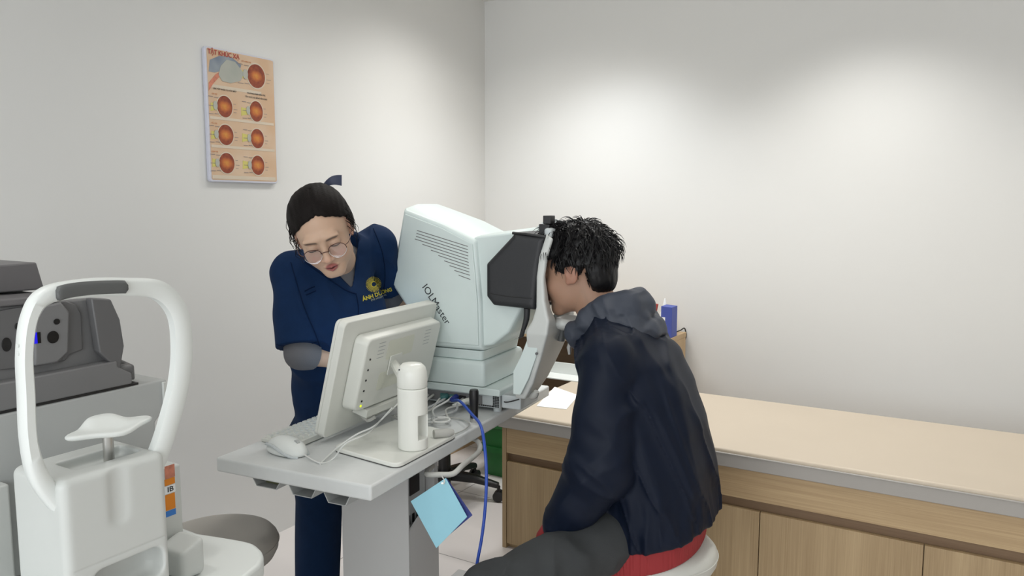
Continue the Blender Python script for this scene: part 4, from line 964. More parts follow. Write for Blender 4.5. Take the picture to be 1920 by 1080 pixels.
# ================================================================== people
def head_sdf(p, female):
    """local head: +y face, +z up, origin between the ears at eye height"""
    x, y, zz = p[:, 0], p[:, 1], p[:, 2]; ax = np.abs(x); q = np.stack([ax, y, zz], 1)
    d = ell(p, (0, -.018, .038), (.074, .093, .082))
    d = smin(d, ell(p, (0, .022, -.012), (.064, .066, .085)), .03)
    jw = .053 if female else .052
    cz_ = .008 if female else 0.0
    d = smin(d, ell(p, (0, .030, -.066 + cz_), (jw, .052, .044)), .03)
    d = smin(d, cap(p, (-.010, .070, -.098 + cz_), (.010, .070, -.098 + cz_), .018, .018), .024)
    d = smin(d, ell(q, (.036, .056, -.030), (.024, .026, .026)), .02)
    d = smin(d, ell(q, (.024, .082, .030), (.026, .010, .009)), .02)        # brow ridge
    # eye sockets, then lids
    d = smax(d, -ell(q, (.031, .100, .008), (.020, .015, .013)), .012)
    d = smin(d, ell(q, (.031, .0755, .006), (.0165, .0155, .0120)), .004)
    d = smax(d, -ell(q, (.031, .0935, .0005), (.0145, .006, .0011)), .0015)
    # nose
    d = smin(d, cap(p, (0, .084, .012), (0, .103, -.026), .0065, .0100), .012)
    d = smin(d, ell(p, (0, .105, -.029), (.0100, .0095, .0085)), .006)
    d = smin(d, ell(q, (.0125, .096, -.031), (.0065, .009, .0065)), .006)
    d = smax(d, -ell(q, (.0060, .104, -.0385), (.0032, .005, .0035)), .002)
    # mouth
    up = cap(q, (.0, .0945, -.0565), (.017, .0855, -.0600), .0052, .0028)
    lo = cap(q, (.0, .0935, -.0680), (.015, .0850, -.0640), .0060, .0030)
    d = smin(d, np.minimum(up, lo), .006)
    d = smax(d, -ell(q, (.0, .0980, -.0622), (.016, .009, .0014 if not female else .0022)), .002)
    # ears
    e = ell(q, (.076, -.012, -.002), (.0085, .019, .031), None)
    e = smax(e, -ell(q, (.0855, -.008, .004), (.006, .010, .017)), .004)
    e = smin(e, ell(q, (.073, .002, -.024), (.006, .008, .010)), .006)
    d = smin(d, e, .005)
    return d
def head_cols(P, female, skin, blush):
    x, y, zz = P[:, 0], P[:, 1], P[:, 2]; ax = np.abs(x); c = np.tile(np.array(skin, float), (len(P), 1))
    def mix(col, w): nonlocal c; w = np.clip(w, 0, 1)[:, None]; c = c * (1 - w) + np.array(col) * w
    mix(blush, .45 * np.exp(-(((ax - .038) / .018) ** 2 + ((zz + .03) / .016) ** 2)) * (y > .02))
    mix(blush, .35 * np.exp(-((ax / .014) ** 2 + ((zz + .028) / .014) ** 2)) * (y > .09))
    mix(blush, .5 * np.exp(-(((ax - .078) / .012) ** 2)) * (y < .02) * (ax > .07))
    lip = (.36, .12, .11) if female else (.36, .16, .13)
    zl = -.0622; m = 1 - np.clip((np.hypot(ax / .0185, (zz - zl) / .0125) - .82) / .25, 0, 1); mix(lip, m * (y > .078))
    mix((.05, .012, .012), (1 - np.clip(np.hypot(ax / .0155, (zz - zl) / (.0022)) - .6, 0, 1)) * (y > .07) * (.9 if female else .5))
    bz = .0275 + .004 * np.cos((ax - .034) * 70) - .004; th_ = .0042
    m = np.exp(-((zz - bz) / th_) ** 4) * (1 / (1 + np.exp(-(ax - .013) * 900))) * (1 / (1 + np.exp((ax - .052) * 500))) * (y > .04)
    mix((.075, .05, .04), m * .9 / (1 + np.exp((ax - .047) * 600)))
    mix((.02, .012, .010), np.exp(-((zz - .0005) / .0016) ** 2) * np.exp(-((ax - .031) / .0155) ** 6) * (y > .06))
    mix((.33, .19, .14), .35 * np.exp(-((zz - .004) / .009) ** 2 - ((ax - .031) / .018) ** 4) * (y > .06))
    return c
class Frm:
    """orthonormal frame: columns right(x), forward(y), up(z)"""
    def __init__(s, c, f, u, k=1.0):
        s.c = np.array(c, float); s.f = nrm(f); u = np.array(u, float); s.u = nrm(u - s.f * (u @ s.f)); s.r = np.cross(s.f, s.u); s.R = np.stack([s.r, s.f, s.u], 1); s.k = k
    def w(s, p): return s.c + (np.asarray(p, float) * s.k) @ s.R.T
    def l(s, P): return ((P - s.c) @ s.R) / s.k

def sharp(n_, k_=1.0): return 1 - np.abs(n_) * k_     # ridged noise -> creases
def crease(n_, k_=9.): return np.exp(-np.abs(n_) * k_)
def hand_sdf(p, fr, side, curl=.5, spread=.10):
    """palm + five bent fingers. fr: y along the hand, z out of the back, x across"""
    q = fr.l(p); d = rbox(q, (0, .045, 0), (.036, .046, .012), .011)
    d = smin(d, cap(q, (0, -.02, 0), (0, .02, 0), .024, .027, (0, 0, 1), .7), .015)
    for i, (x, L) in enumerate(((-.028, .066), (-.0095, .076), (.0095, .071), (.027, .056))):
        a = np.array([x, .086, 0.]); an = curl * .7; sp_ = (x / .03) * spread; dd = np.array([math.sin(sp_), math.cos(sp_) * math.cos(an), -math.sin(an)])
        b_ = a + dd * L * .45; an2 = an + curl * 1.0; dd2 = np.array([math.sin(sp_), math.cos(sp_) * math.cos(an2), -math.sin(an2)]); c_ = b_ + dd2 * L * .32
        an3 = an2 + curl * .7; dd3 = np.array([math.sin(sp_), math.cos(sp_) * math.cos(an3), -math.sin(an3)]); e_ = c_ + dd3 * L * .25
        g = np.minimum(np.minimum(cap(q, a, b_, .0092, .0085), cap(q, b_, c_, .0085, .0078)), cap(q, c_, e_, .0078, .0070)); d = smin(d, g, .005)
    t0 = np.array([-.030 * side, .018, -.006]); t1 = t0 + np.array([-.028 * side, .026, -.010]); t2 = t1 + np.array([-.008 * side, .028, -.010]); t3 = t2 + np.array([.002 * side, .022, -.008])
    g = np.minimum(np.minimum(cap(q, t0, t1, .0135, .0108), cap(q, t1, t2, .0108, .0092)), cap(q, t2, t3, .0092, .0078)); d = smin(d, g, .008)
    return d * fr.k

# ------------------------------------------------------------------ the examiner (woman in navy scrubs)
CR, CU, CN = rgt, upv, -fwd        # camera-like axes only used to describe the pose
def dirc(a, b_, c): return nrm(CR * a + CU * b_ + CN * c)
HC = D(607, 435, 2.13)
pw_, rw_ = math.radians(37), math.radians(14)
fw_ = dirc(math.sin(rw_) * math.sin(pw_) + .07, -math.cos(rw_) * math.sin(pw_), math.cos(pw_)); uw_ = dirc(-math.sin(rw_) * math.cos(pw_), math.cos(rw_) * math.cos(pw_), math.sin(pw_))
HW = Frm(HC, fw_, uw_, .99)
nb = D(640, 478, 2.37)             # base of the neck
SR, SL = D(551, 516, 2.30), D(706, 462, 2.47)
ER, EL = D(566, 662, 2.235), D(733, 560, 2.60)
WR, WL = D(655, 672, 2.17), D(788, 625, 2.66)
WR2 = T2W((-.385, .46, .925))
chest, waist, pelv = D(630, 590, 2.36), D(634, 730, 2.52), D(630, 815, 2.62)
sw = nrm(SL - SR)
yaww = nrm(np.array([sw[0], sw[1], 0])); fwW = np.cross(yaww, [0, 0, 1.0]);
if fwW @ CN < 0: fwW = -fwW
hipL, hipR = pelv + yaww * .085 + [0, 0, -.03], pelv - yaww * .085 + [0, 0, -.03]
kR = np.array([hipR[0] + .02, hipR[1] - .0, .46]); kL = np.array([hipL[0] + .02, hipL[1] + .02, .46])
aR = np.array([hipR[0] - .0, hipR[1] + .0, .09]); aL = np.array([hipL[0] - .02, hipL[1] + .06, .09])
Wt = Thing('person', 'woman in navy scrubs and round glasses leaning over the monitor', 'person', (pelv[0], pelv[1], 0))
SKW, BLW = (.55, .37, .265), (.58, .27, .20)
hfR = Frm(WR2, EYv + EXv * -.1 + np.array([0, 0, -.35]), (-.3, 0, 1)); hfL = Frm(WL, nrm(WL - EL), (0, 0, 1))
def f_wbody(p):
    d = chain(p, [pelv, waist, chest, nb - [0, 0, .04]], [.105, .09, .105, .055], yaww, 1.25, .05)
    d = smin(d, chain(p, [SR, nb - [0, 0, .02], SL], [.045, .045, .045]), .03)
    d = smin(d, cap(p, nb - [0, 0, .03], HW.w((0, -.02, -.055)), .050, .050), .02)
    for S_, E_, W_, hf, sd in ((SR, ER, WR2, hfR, 1), (SL, EL, WL, hfL, -1)):
        d = smin(d, chain(p, [S_, E_, W_], [.046, .036, .024], k=.01), .012)
        d = smin(d, hand_sdf(p, hf, sd, .45), .012)
    for h_, k_, a_ in ((hipR, kR, aR), (hipL, kL, aL)):
        d = smin(d, chain(p, [h_, k_, a_], [.085, .052, .032], k=.02), .03)
        d = smin(d, cap(p, a_ + [0, 0, -.055], a_ + fwW * .13 + [0, 0, -.065], .028, .022), .03)
    return d
allp = np.array([pelv, SR, SL, ER, EL, WR2, WL, HC, aR, aL, hfR.w((0, .18, 0)), hfL.w((0, .18, 0))])
lo, hi = allp.min(0) - .16, allp.max(0) + .16; lo[2] = .0
bv, bf = surf(f_wbody, lo, hi, .0055)
def f_whead(p):
    q = HW.l(p); d = head_sdf(q, True) * HW.k
    return smin(d, cap(p, nb, HW.w((0, -.02, -.055)), .048, .048), .018)
hv_, hf_ = surf(f_whead, HC - .17, HC + .17, .0019, sm=1)
ql = HW.l(hv_)
cols = np.concatenate([np.tile(SKW, (len(bv), 1)), head_cols(ql, True, SKW, BLW)])
V_, F_ = joinm((bv, bf), (hv_, hf_))
Wt.part('body', (V_, F_), M['skin'], smooth='all', cols=cols)
# scrub top
def fold(p, d, A, fr, seed=0): return A * vnoise(p @ np.array(d, float).T * fr + seed)
vneck_c = D(647, 541, 2.2)
shdir = nrm(SL - SR)
def f_top(p):
    d = chain(p, [pelv + [0, 0, -.02], waist, chest, nb - [0, 0, .065]], [.122, .105, .120, .075], yaww, 1.32, .05)
    d = smin(d, chain(p, [SR, nb - [0, 0, .025], SL], [.060, .062, .060]), .035)
    d = smin(d, cap(p, nb - [0, 0, .05], nb + CR * .012 + [0, 0, .012], .078, .060), .03)
    slR = SR + (ER - SR) * .90; slL = SL + (EL - SL) * .80
    aR_ = cap(p, SR, slR, .054, .070, CN, 1.0); aR_ = np.maximum(aR_, (p - slR) @ nrm(ER - SR)); aR_ = np.maximum(aR_, -(cap(p, SR, slR + (slR - SR), .050, .067)) * 1.0 - 0) if False else aR_
    d2 = smin(d, aR_, .02)
    aL_ = cap(p, SL, slL, .058, .060); aL_ = np.maximum(aL_, (p - slL) @ nrm(EL - SL)); d2 = smin(d2, aL_, .03)
    f1 = np.stack([p @ CR * 7 + p @ CU * 1.5, p @ CU * 3.2 - p @ CR * 1.5, p @ CN * 5], 1)
    LCs = D(701, 538, 2.36); fm_ = 1 - np.exp(-(np.hypot((p - LCs) @ CR, (p - LCs) @ CU) / .075) ** 4)
    d2 = d2 + fm_ * .009 * vnoise(f1) + fm_ * .003 * vnoise(f1 * 2.3 + 9) - fm_ * .009 * crease(vnoise(np.stack([p @ CR * 9 + p @ CU * 6 + 4, p @ CU * 3 - p @ CR * 2, p @ CN * 3], 1)), 7.)
    fl_ = np.clip((pelv[2] + .06 - p[:, 2]) / .1, 0, 1); d2 = d2 - .012 * fl_
    # hem and neck opening
    d2 = smax(d2, (pelv[2] - .055) - p[:, 2], .004)
    d2 = smax(d2, -cap(p, nb + [0, 0, -.01], HW.w((0, -.02, -.03)), .036, .046), .006)
    v = p - vneck_c; a_ = v @ CR; b2 = v @ CU; vv = np.maximum(np.maximum(-a_ - .95 * b2, a_ - .06 * b2) * .7, (-(v @ CN) - .16))
    return smax(d2, -vv, .004)
lo, hi = np.array([SR, SL, pelv, ER, EL]).min(0) - .20, np.array([SR, SL, pelv, ER, EL]).max(0) + .17
tv_, tf2 = surf(f_top, lo, hi, .0048)
top = Wt.part('scrub_top', (tv_, tf2), M['scrub'], smooth='all')
# grey undershirt (neck and sleeves)
cuf = ER + (WR2 - ER) * .26
def f_und(p):
    d = chain(p, [chest, nb - [0, 0, .05]], [.117, .070], yaww, 1.3, .05); d = smin(d, chain(p, [SR, nb - [0, 0, .025], SL], [.050, .052, .050]), .03)
    d = smin(d, cap(p, nb - [0, 0, .03], nb + (HW.w((0, -.02, -.055)) - nb) * .45, .046, .046), .02)
    e = chain(p, [SR, ER, cuf], [.048, .048, .042], k=.015); e = smax(e, (p - cuf) @ nrm(WR2 - ER), .003)
    cl = EL + (WL - EL) * .16; e2 = chain(p, [SL, EL, cl], [.046, .044, .040], k=.015); e2 = smax(e2, (p - cl) @ nrm(WL - EL), .003)
    d = np.minimum(np.minimum(d, e), e2)
    f1 = np.stack([p @ CR * 30 + p @ CU * 12, p @ CU * 20, p @ CN * 20], 1)
    return d + .0022 * vnoise(f1)
Wt.part('undershirt', surf(f_und, lo, hi, .0045), M['undershirt'], smooth='all')
def f_wpants(p):
    d = chain(p, [pelv + [0, 0, .03], pelv + [0, 0, -.05]], [.118, .122], yaww, 1.3)
    for h_, k_, a_ in ((hipR, kR, aR), (hipL, kL, aL)):
        d = smin(d, chain(p, [h_, k_, a_ + [0, 0, .02]], [.105, .078, .072], k=.02), .03)
    d = smax(d, .075 - p[:, 2], .004)
    return d + .008 * vnoise(np.stack([p[:, 0] * 16, p[:, 1] * 16, p[:, 2] * 3.5], 1))
Wt.part('scrub_trousers', surf(f_wpants, (pelv[0] - .26, pelv[1] - .26, .04), (pelv[0] + .26, pelv[1] + .26, pelv[2] + .16), .006), M['scrubpants'], smooth='all')
for a_ in (aR, aL):
    f_s = lambda p, a_=a_: smax(smin(cap(p, a_ + [0, 0, -.045], a_ + fwW * .13 + [0, 0, -.058], .040, .033), cap(p, a_ + [0, 0, -.045] - fwW * .03, a_ + [0, 0, -.01], .04, .04), .02), .002 - p[:, 2], .003)
    Wt.part('shoe', surf(f_s, a_ - [.2, .2, .1], a_ + [.2, .2, .06], .005), M['shoe'], smooth='all')
# hair, drawn back
def f_whair(p):
    q = HW.l(p); x, y, zz = q[:, 0], q[:, 1], q[:, 2]; ax = np.abs(x)
    d = ell(q, (0, -.022, .040), (.086, .101, .092)); d = smin(d, ell(q, (0, -.035, -.005), (.084, .075, .070)), .03)
    d = smin(d, ell(q, (0, -.125, .035), (.040, .034, .038)), .02)
    # hairline
    ux = x + .004
    fz = .083 - 9.0 * ux * ux
    face = np.maximum(-(y - .012 - .25 * (zz - .06)), zz - fz)
    d = smax(d, -face + 0, .010)
    face = np.maximum(face, ax - .060 - .5 * np.clip(-.005 - zz, 0, .05))
    side = np.maximum(np.maximum(zz - .012, y - 1), -(y + .030)); d = smax(d, -(np.maximum(zz + .02, -(y + .045))), .012)
    part = np.exp(-((x + .006) / .0035) ** 2) * (y > -.02) * .0022
    g = .0004 * np.sin(x * 420 + y * 60 + zz * 90) + .0020 * vnoise(np.stack([x * 60, y * 10, zz * 30], 1)) + part
    return (d + g) * HW.k
hr = Wt.part('hair', surf(f_whair, HC - .22, HC + .22, .0026), M['hairw'], smooth='all')
ws_ = MB(); rnd = random.Random(5)
for i in range(46):
    s_ = -1 if i % 2 else 1; b0 = np.array([s_ * rnd.uniform(.070, .082), rnd.uniform(-.02, .035), rnd.uniform(-.01, .07)])
    pts = [HW.w(b0), HW.w(b0 + [s_ * .008, rnd.uniform(-.01, .006), -.018]), HW.w(b0 + [s_ * rnd.uniform(.004, .014), rnd.uniform(-.015, .008), -.036]), HW.w(b0 + [s_ * rnd.uniform(-.002, .010), -.006, -rnd.uniform(.045, .065)])]
    ws_.tube(pts, [.0010, .0009, .0007, .0002], 4, smooth=3)
Wt.part('loose_strands', ws_, M['hairw'], parent=hr, smooth=True)['kind'] = 'stuff'
rb = MB()
for a_, t_ in (((-.030, -.105, .082), (-.086, -.100, .088)),):
    a_ = np.array(a_); t_ = np.array(t_); rr = []
    for k_ in np.linspace(0, 1, 9):
        c_ = a_ + (t_ - a_) * k_ + np.array([0, 0, .010 * math.sin(k_ * 3.1)]); wd_ = .009 + .006 * k_; up2 = HW.l(HW.c + CU * 1.0); up2 = up2 / np.linalg.norm(up2)
        e1 = up2 * wd_; e2 = np.array([0, .0012, .0])
        rr.append([HW.w(c_ + e1 + e2), HW.w(c_ + e1 - e2), HW.w(c_ - e1 - e2), HW.w(c_ - e1 + e2)])
    rb.loft(rr)
Wt.part('hair_ribbon', rb, mat('navy_ribbon', (.012, .02, .06), .5), parent=hr, smooth=True)
# lashes
ls = MB()
for s_ in (-1, 1):
    pts = []
    for k_ in np.linspace(-1, 1, 11):
        x_ = s_ * (.031 + .0145 * k_); z_ = .0008 + .0010 * (1 - k_ * k_) * 0 - .0010 * k_ * k_
        y_ = .0755 + .0155 * math.sqrt(max(1 - (.0145 * k_ / .0165) ** 2 - ((z_ - .006) / .012) ** 2, 0.02)) + .0008
        pts.append(HW.w((x_, y_, z_)))
    ls.tube(pts, [.0005, .0010, .0011, .0010, .0005], 6)
Wt.part('eyelashes', ls, M['hairw'], smooth=True)
# glasses
gl = Wt.part('glasses', MB().tube([HW.w((-.0115, .1035, -.0035)), HW.w((-.004, .107, .0)), HW.w((.004, .107, .0)), HW.w((.0115, .1035, -.0035))], .0011, 8, smooth=4), M['gframe'], smooth=True)
GT = math.radians(8)
for s_ in (-1, 1):
    def rimp(a, r=1.0): return HW.w((s_ * (.0345 + .0245 * r * math.cos(a)), .1015 - .010 * abs(.2 + math.cos(a)) * .6 + .0008 - math.sin(a) * .001, -.0085 + .0215 * r * math.sin(a)))
    up_a = np.linspace(math.radians(-8), math.radians(188), 26); lo_a = np.linspace(math.radians(188), math.radians(352), 22)
    Wt.part('upper_rim', MB().tube([rimp(a) for a in up_a], .00105, 8), M['gframe'], parent=gl, smooth=True)
    Wt.part('lower_rim', MB().tube([rimp(a) for a in lo_a], .00085, 8), M['gsilver'], parent=gl, smooth=True)
    ring_ = [rimp(a, .97) for a in np.linspace(0, 2 * math.pi, 40, endpoint=False)]
    Wt.part('lens', MB().loft([ring_, [q_ + HW.f * .0012 for q_ in ring_]]), M['lens'], parent=gl)
    Wt.part('temple', MB().tube([HW.w((s_ * .0590, .092, -.003)), HW.w((s_ * .0700, .082, .000)), HW.w((s_ * .0790, .03, .001)), HW.w((s_ * .0820, -.012, .004))], .0011, 6, smooth=4), M['gframe'], parent=gl, smooth=True)
    Wt.part('nose_pad', MB().tube([HW.w((s_ * .0120, .1025, -.006)), HW.w((s_ * .0095, .0995, -.012))], .0014, 8), M['gsilver'], parent=gl, smooth=True)
# embroidered emblem, laid on the cloth
bvh = BVHTree.FromPolygons([tuple(v) for v in tv_], [tuple(f) for f in tf2])
LC = D(701, 533, 2.0)
ldir = nrm(LC - (CP)); lx = nrm(CR * math.cos(math.radians(17)) + CU * math.sin(math.radians(17))); ly = nrm(CU * math.cos(math.radians(17)) - CR * math.sin(math.radians(17)))
def drape(pts2, fs, m_, off=.0050, th=.0):
    vs = []
    for a, c in pts2:
        o = LC + lx * a + ly * c - ldir * .25
        r_ = bvh.ray_cast(Vector(o), Vector(ldir), 1.2)
        h_ = np.array(r_[0]) if r_[0] is not None else LC + lx * a + ly * c + ldir * .3
        vs.append(h_ - ldir * off)
    m_.add(vs, fs)
def on_cloth(px, off=.0012, n=10):
    out = []
    for q_ in crom([np.array(p_, float) for p_ in px], n):
        dr = nrm(D(q_[0], q_[1], 1.0) - CP); h_ = bvh.ray_cast(Vector(CP + dr * 1.4), Vector(dr), 1.6)[0]
        if h_ is not None and (not out or np.linalg.norm(np.array(h_) - dr * off - out[-1]) < .03): out.append(np.array(h_) - dr * off)
    return out
for nm_, px_, r_ in (('collar_edge', [(572, 491), (600, 512), (630, 532), (650, 545), (668, 551)], .0022), ('sleeve_seam', [(545, 492), (556, 530), (572, 580), (590, 622), (600, 650)], .0016), ('sleeve_seam', [(700, 428), (716, 470), (722, 510), (720, 545)], .0016), ('sleeve_hem', [(514, 645), (540, 650), (570, 648), (594, 641)], .0012), ('pocket_stitch', [(571, 546), (580, 541), (590, 537)], .0018), ('pocket_stitch', [(574, 553), (583, 549), (592, 545)], .0018), ('front_seam', [(668, 551), (672, 575), (672, 600)], .0014)):
    P_ = on_cloth(px_)
    if len(P_) > 3: Wt.part(nm_, MB().tube(P_, r_, 6), M['seam'], parent=top, smooth=True)
em = MB(); NR = 32
for i in range(NR):
    a = 2 * math.pi * i / NR
    for r0, r1 in ((.0085, .0165), (.0165, .0245)):
        w0, w1 = (.0005, .0009) if r0 < .01 else (.0009, .0009)
        c_, s_ = math.cos(a), math.sin(a)
        drape([(c_ * r0 - s_ * w0, s_ * r0 + c_ * w0), (c_ * r0 + s_ * w0, s_ * r0 - c_ * w0), (c_ * r1 + s_ * w1, s_ * r1 - c_ * w1), (c_ * r1 - s_ * w1, s_ * r1 + c_ * w1)], [(0, 1, 2, 3)], em)
rg = [(math.cos(a) * r_, math.sin(a) * r_) for r_ in (.0068, .0098) for a in np.linspace(0, 2 * math.pi, 28, endpoint=False)]
drape(rg, [(i, (i + 1) % 28, 28 + (i + 1) % 28, 28 + i) for i in range(28)], em)
Wt.part('sun_emblem', em, M['yellow'], parent=top)
em = MB(); v2, f2 = text_mesh('ÁNH DƯƠNG', .0165, sx=.95, font_bold=.0006); drape([(a + .003, c - .0335) for a, c, _ in v2], f2, em); Wt.part('emblem_name', em, M['yellow'], parent=top)
em = MB(); v2, f2 = text_mesh('EYE HOSPITAL', .0075, sx=1.1, font_bold=.0002); drape([(a + .004, c - .0445) for a, c, _ in v2], f2, em); Wt.part('emblem_line', em, M['olive'], parent=top)

# ------------------------------------------------------------------ the patient (man in navy jacket), frame T
def mT(a): return np.array(a, float)
HM = Frm((.228, .742, 1.202), (-1, -.04, -.22), (-.22, 0, 1), 1.05)
nbm = mT((.345, .735, 1.045))
SmL, SmR = mT((.395, .535, .985)), mT((.385, .915, .985))
EmL, EmR = mT((.398, .478, .690)), mT((.35, .955, .690))
WmL, WmR = mT((.292, .475, .530)), mT((.25, .90, .53))
plm, chm, wsm = mT((.50, .71, .525)), mT((.42, .725, .88)), mT((.49, .71, .68))
hmL, hmR = mT((.44, .59, .488)), mT((.46, .83, .505))
KmL, KmR = mT((.185, .245, .405)), mT((.30, 1.11, .41))
AmL, AmR = mT((.26, .27, .09)), mT((.38, 1.09, .09))
Mt = Thing('person', 'man in navy hooded jacket seated with his face in the eye instrument', 'person', (.50, .72, 0), 'T')
SKM, BLM = (.40, .235, .16), (.42, .18, .13)
hmf = Frm(WmL, (-.25, .95, -.25), (-.2, 0, 1)); hmr = Frm(WmR, (-.9, .1, -.35), (0, .3, 1))
def f_mbody(p):
    d = chain(p, [plm, wsm, chm, nbm - [0, 0, .05]], [.11, .10, .095, .055], (0, 1, 0), 1.25, .04)
    d = smin(d, chain(p, [SmL, nbm - [0, 0, .05], SmR], [.045, .045, .045]), .02)
    d = smin(d, cap(p, nbm - [0, 0, .04], HM.w((0, -.025, -.055)), .064, .060), .02)
    for S_, E_, W_, hf, sd in ((SmL, EmL, WmL, hmf, 1), (SmR, EmR, WmR, hmr, -1)):
        d = smin(d, chain(p, [S_, E_, W_], [.052, .042, .028], k=.01), .012); d = smin(d, hand_sdf(p, hf, sd, .5), .012)
    for h_, k_, a_ in ((hmL, KmL, AmL), (hmR, KmR, AmR)):
        d = smin(d, chain(p, [h_, k_, a_], [.085, .056, .036], k=.02), .03)
        d = smin(d, cap(p, a_ + [0, 0, -.05], a_ + mT((-.15, 0, -.062)), .03, .024), .03)
    return d
bv, bf = surf(f_mbody, (-.15, .15, 0), (.70, 1.10, 1.2), .0058)
def f_mhead(p):
    q = HM.l(p); d = head_sdf(q, False) * HM.k
    return smin(d, cap(p, nbm + [0, 0, -.02], HM.w((0, -.028, -.05)), .064, .059), .02)
hv_, hf_ = surf(f_mhead, HM.c - [.17, .14, .22], HM.c + [.19, .14, .16], .0022)
cols = np.concatenate([np.tile(SKM, (len(bv), 1)), head_cols(HM.l(hv_), False, SKM, BLM)])
Mt.part('body', joinm((bv, bf), (hv_, hf_)), M['skin'], smooth='all', cols=cols)
# jacket
hemz = lambda p: .452 + .26 * (p[:, 0] - .44)

secs = [(.34, .478, .70, .150, .195), (.43, .482, .705, .158, .205), (.53, .484, .72, .166, .220), (.66, .480, .72, .166, .220), (.78, .465, .725, .156, .216), (.88, .443, .725, .142, .213), (.96, .416, .725, .124, .203), (1.03, .385, .73, .095, .155), (1.09, .35, .735, .06, .09)]
def f_jtorso(p):
    d = stack(p, secs); d = smin(d, chain(p, [SmL, nbm - [0, 0, .035], SmR], [.068, .070, .068]), .04); return d
def folds(p):
    u_, v_, w_ = p[:, 0], p[:, 1], p[:, 2]
    a = np.stack([(u_ * .93 + w_ * .36) * 17 + v_ * 3, (w_ * .93 - u_ * .36) * 2.6, v_ * 6], 1)
    r1 = sharp(vnoise(a), 1.6); hem = np.clip((.66 - w_) / .16, 0, 1)
    ang = np.arctan2(v_ - .72, u_ - .50)
    r2 = sharp(vnoise(np.stack([ang * 6.5, w_ * 5, v_ * 0 + 3], 1)), 1.5)
    return -.0125 * np.clip(r1, -1, 1) - .011 * r2 * hem - .004 * vnoise(a * 2.1 + 5) - .0075 * crease(vnoise(a * 1.35 + 17)) - .004 * crease(vnoise(np.stack([ang * 9, w_ * 6, v_ * 0 + 8], 1)), 6.) * hem
def f_arm_j(p, S_, E_, W_, sd):
    d = chain(p, [S_, (S_ + E_) / 2 + mT((.005, 0, 0)), E_, (E_ + W_) / 2 + mT((0, 0, -.004)), W_], [.070, .080, .083, .071, .050], k=.02)
    L_ = nrm(E_ - S_); t_ = (p - S_) @ L_; x_ = (p - S_) @ np.cross(L_, [0, 1., 0])
    el_ = np.exp(-(np.linalg.norm(p - E_, axis=1) / .10) ** 2)
    return d - .008 * sharp(vnoise(np.stack([t_ * 14 + x_ * 9, x_ * 9, p[:, 1] * 6], 1)), 1.7) - .013 * el_ * sharp(vnoise(np.stack([t_ * 26 - x_ * 18, x_ * 8, p[:, 1] * 9 + 4], 1)), 1.6)
def f_jacket(p):
    d = f_jtorso(p) + folds(p)
    al = f_arm_j(p, SmL, EmL, WmL, 1); ar = f_arm_j(p, SmR, EmR, WmR, -1)
    d = smin(d, al, .012); d = smin(d, ar, .02)
    for W_, E_ in ((WmL, EmL), (WmR, EmR)):
        n_ = nrm(W_ - E_); near = np.linalg.norm(p - W_, axis=1) - .10
        d = np.where(near < 0, np.maximum(d, np.where(np.abs(stackless(p)) > 0, (p - W_) @ n_, d)), d) if False else d
    hz = hemz(p); hb = np.clip(1 - (p[:, 2] - hz) / .05, 0, 1)
    inarm = np.minimum(al, ar)
    d = np.where(inarm < d + .01, d, d)
    tors = smax(d, hz - p[:, 2], .012)
    arms_ok = np.minimum(al, ar)
    d = np.minimum(tors, np.maximum(arms_ok, .44 - p[:, 2]))
    d = smax(d, -cap(p, nbm + [0, 0, .0], HM.w((0, -.03, 0)), .070, .08), .006)
    return d
jk = Mt.part('jacket', surf(f_jacket, (.10, .30, .40), (.74, 1.12, 1.16), .0048), M['jacket'], smooth='all')
def f_band(p):
    d = stack(p, [(s_[0] if s_[0] > .35 else .32, s_[1], s_[2], s_[3] - .006, s_[4] + .002) for s_ in secs]); hz = hemz(p)
    ang = np.arctan2(p[:, 1] - .72, p[:, 0] - .50); d = d + .0015 * np.sin(ang * 150)
    d = smax(d, np.maximum(p[:, 2] - hz - .02, hz - .066 - p[:, 2]), .010)
    return d
Mt.part('waistband', surf(f_band, (.26, .44, .31), (.72, 1.0, .60), .0038), M['red'], parent=jk, smooth='all')
for W_, E_ in ((WmL, EmL), (WmR, EmR)):
    n_ = nrm(W_ - E_)
    Mt.part('cuff', MB().tube([W_ + n_ * .030, W_ + n_ * .044, W_ + n_ * .072, W_ + n_ * .080], [.040, .0385, .0370, .034], 32), M['red'], parent=jk, smooth=True)
Mt.part('back_hem_panel', MB().tube([(.352, .515, .468), (.358, .512, .42)], .002, 6), M['jacket'], parent=jk)
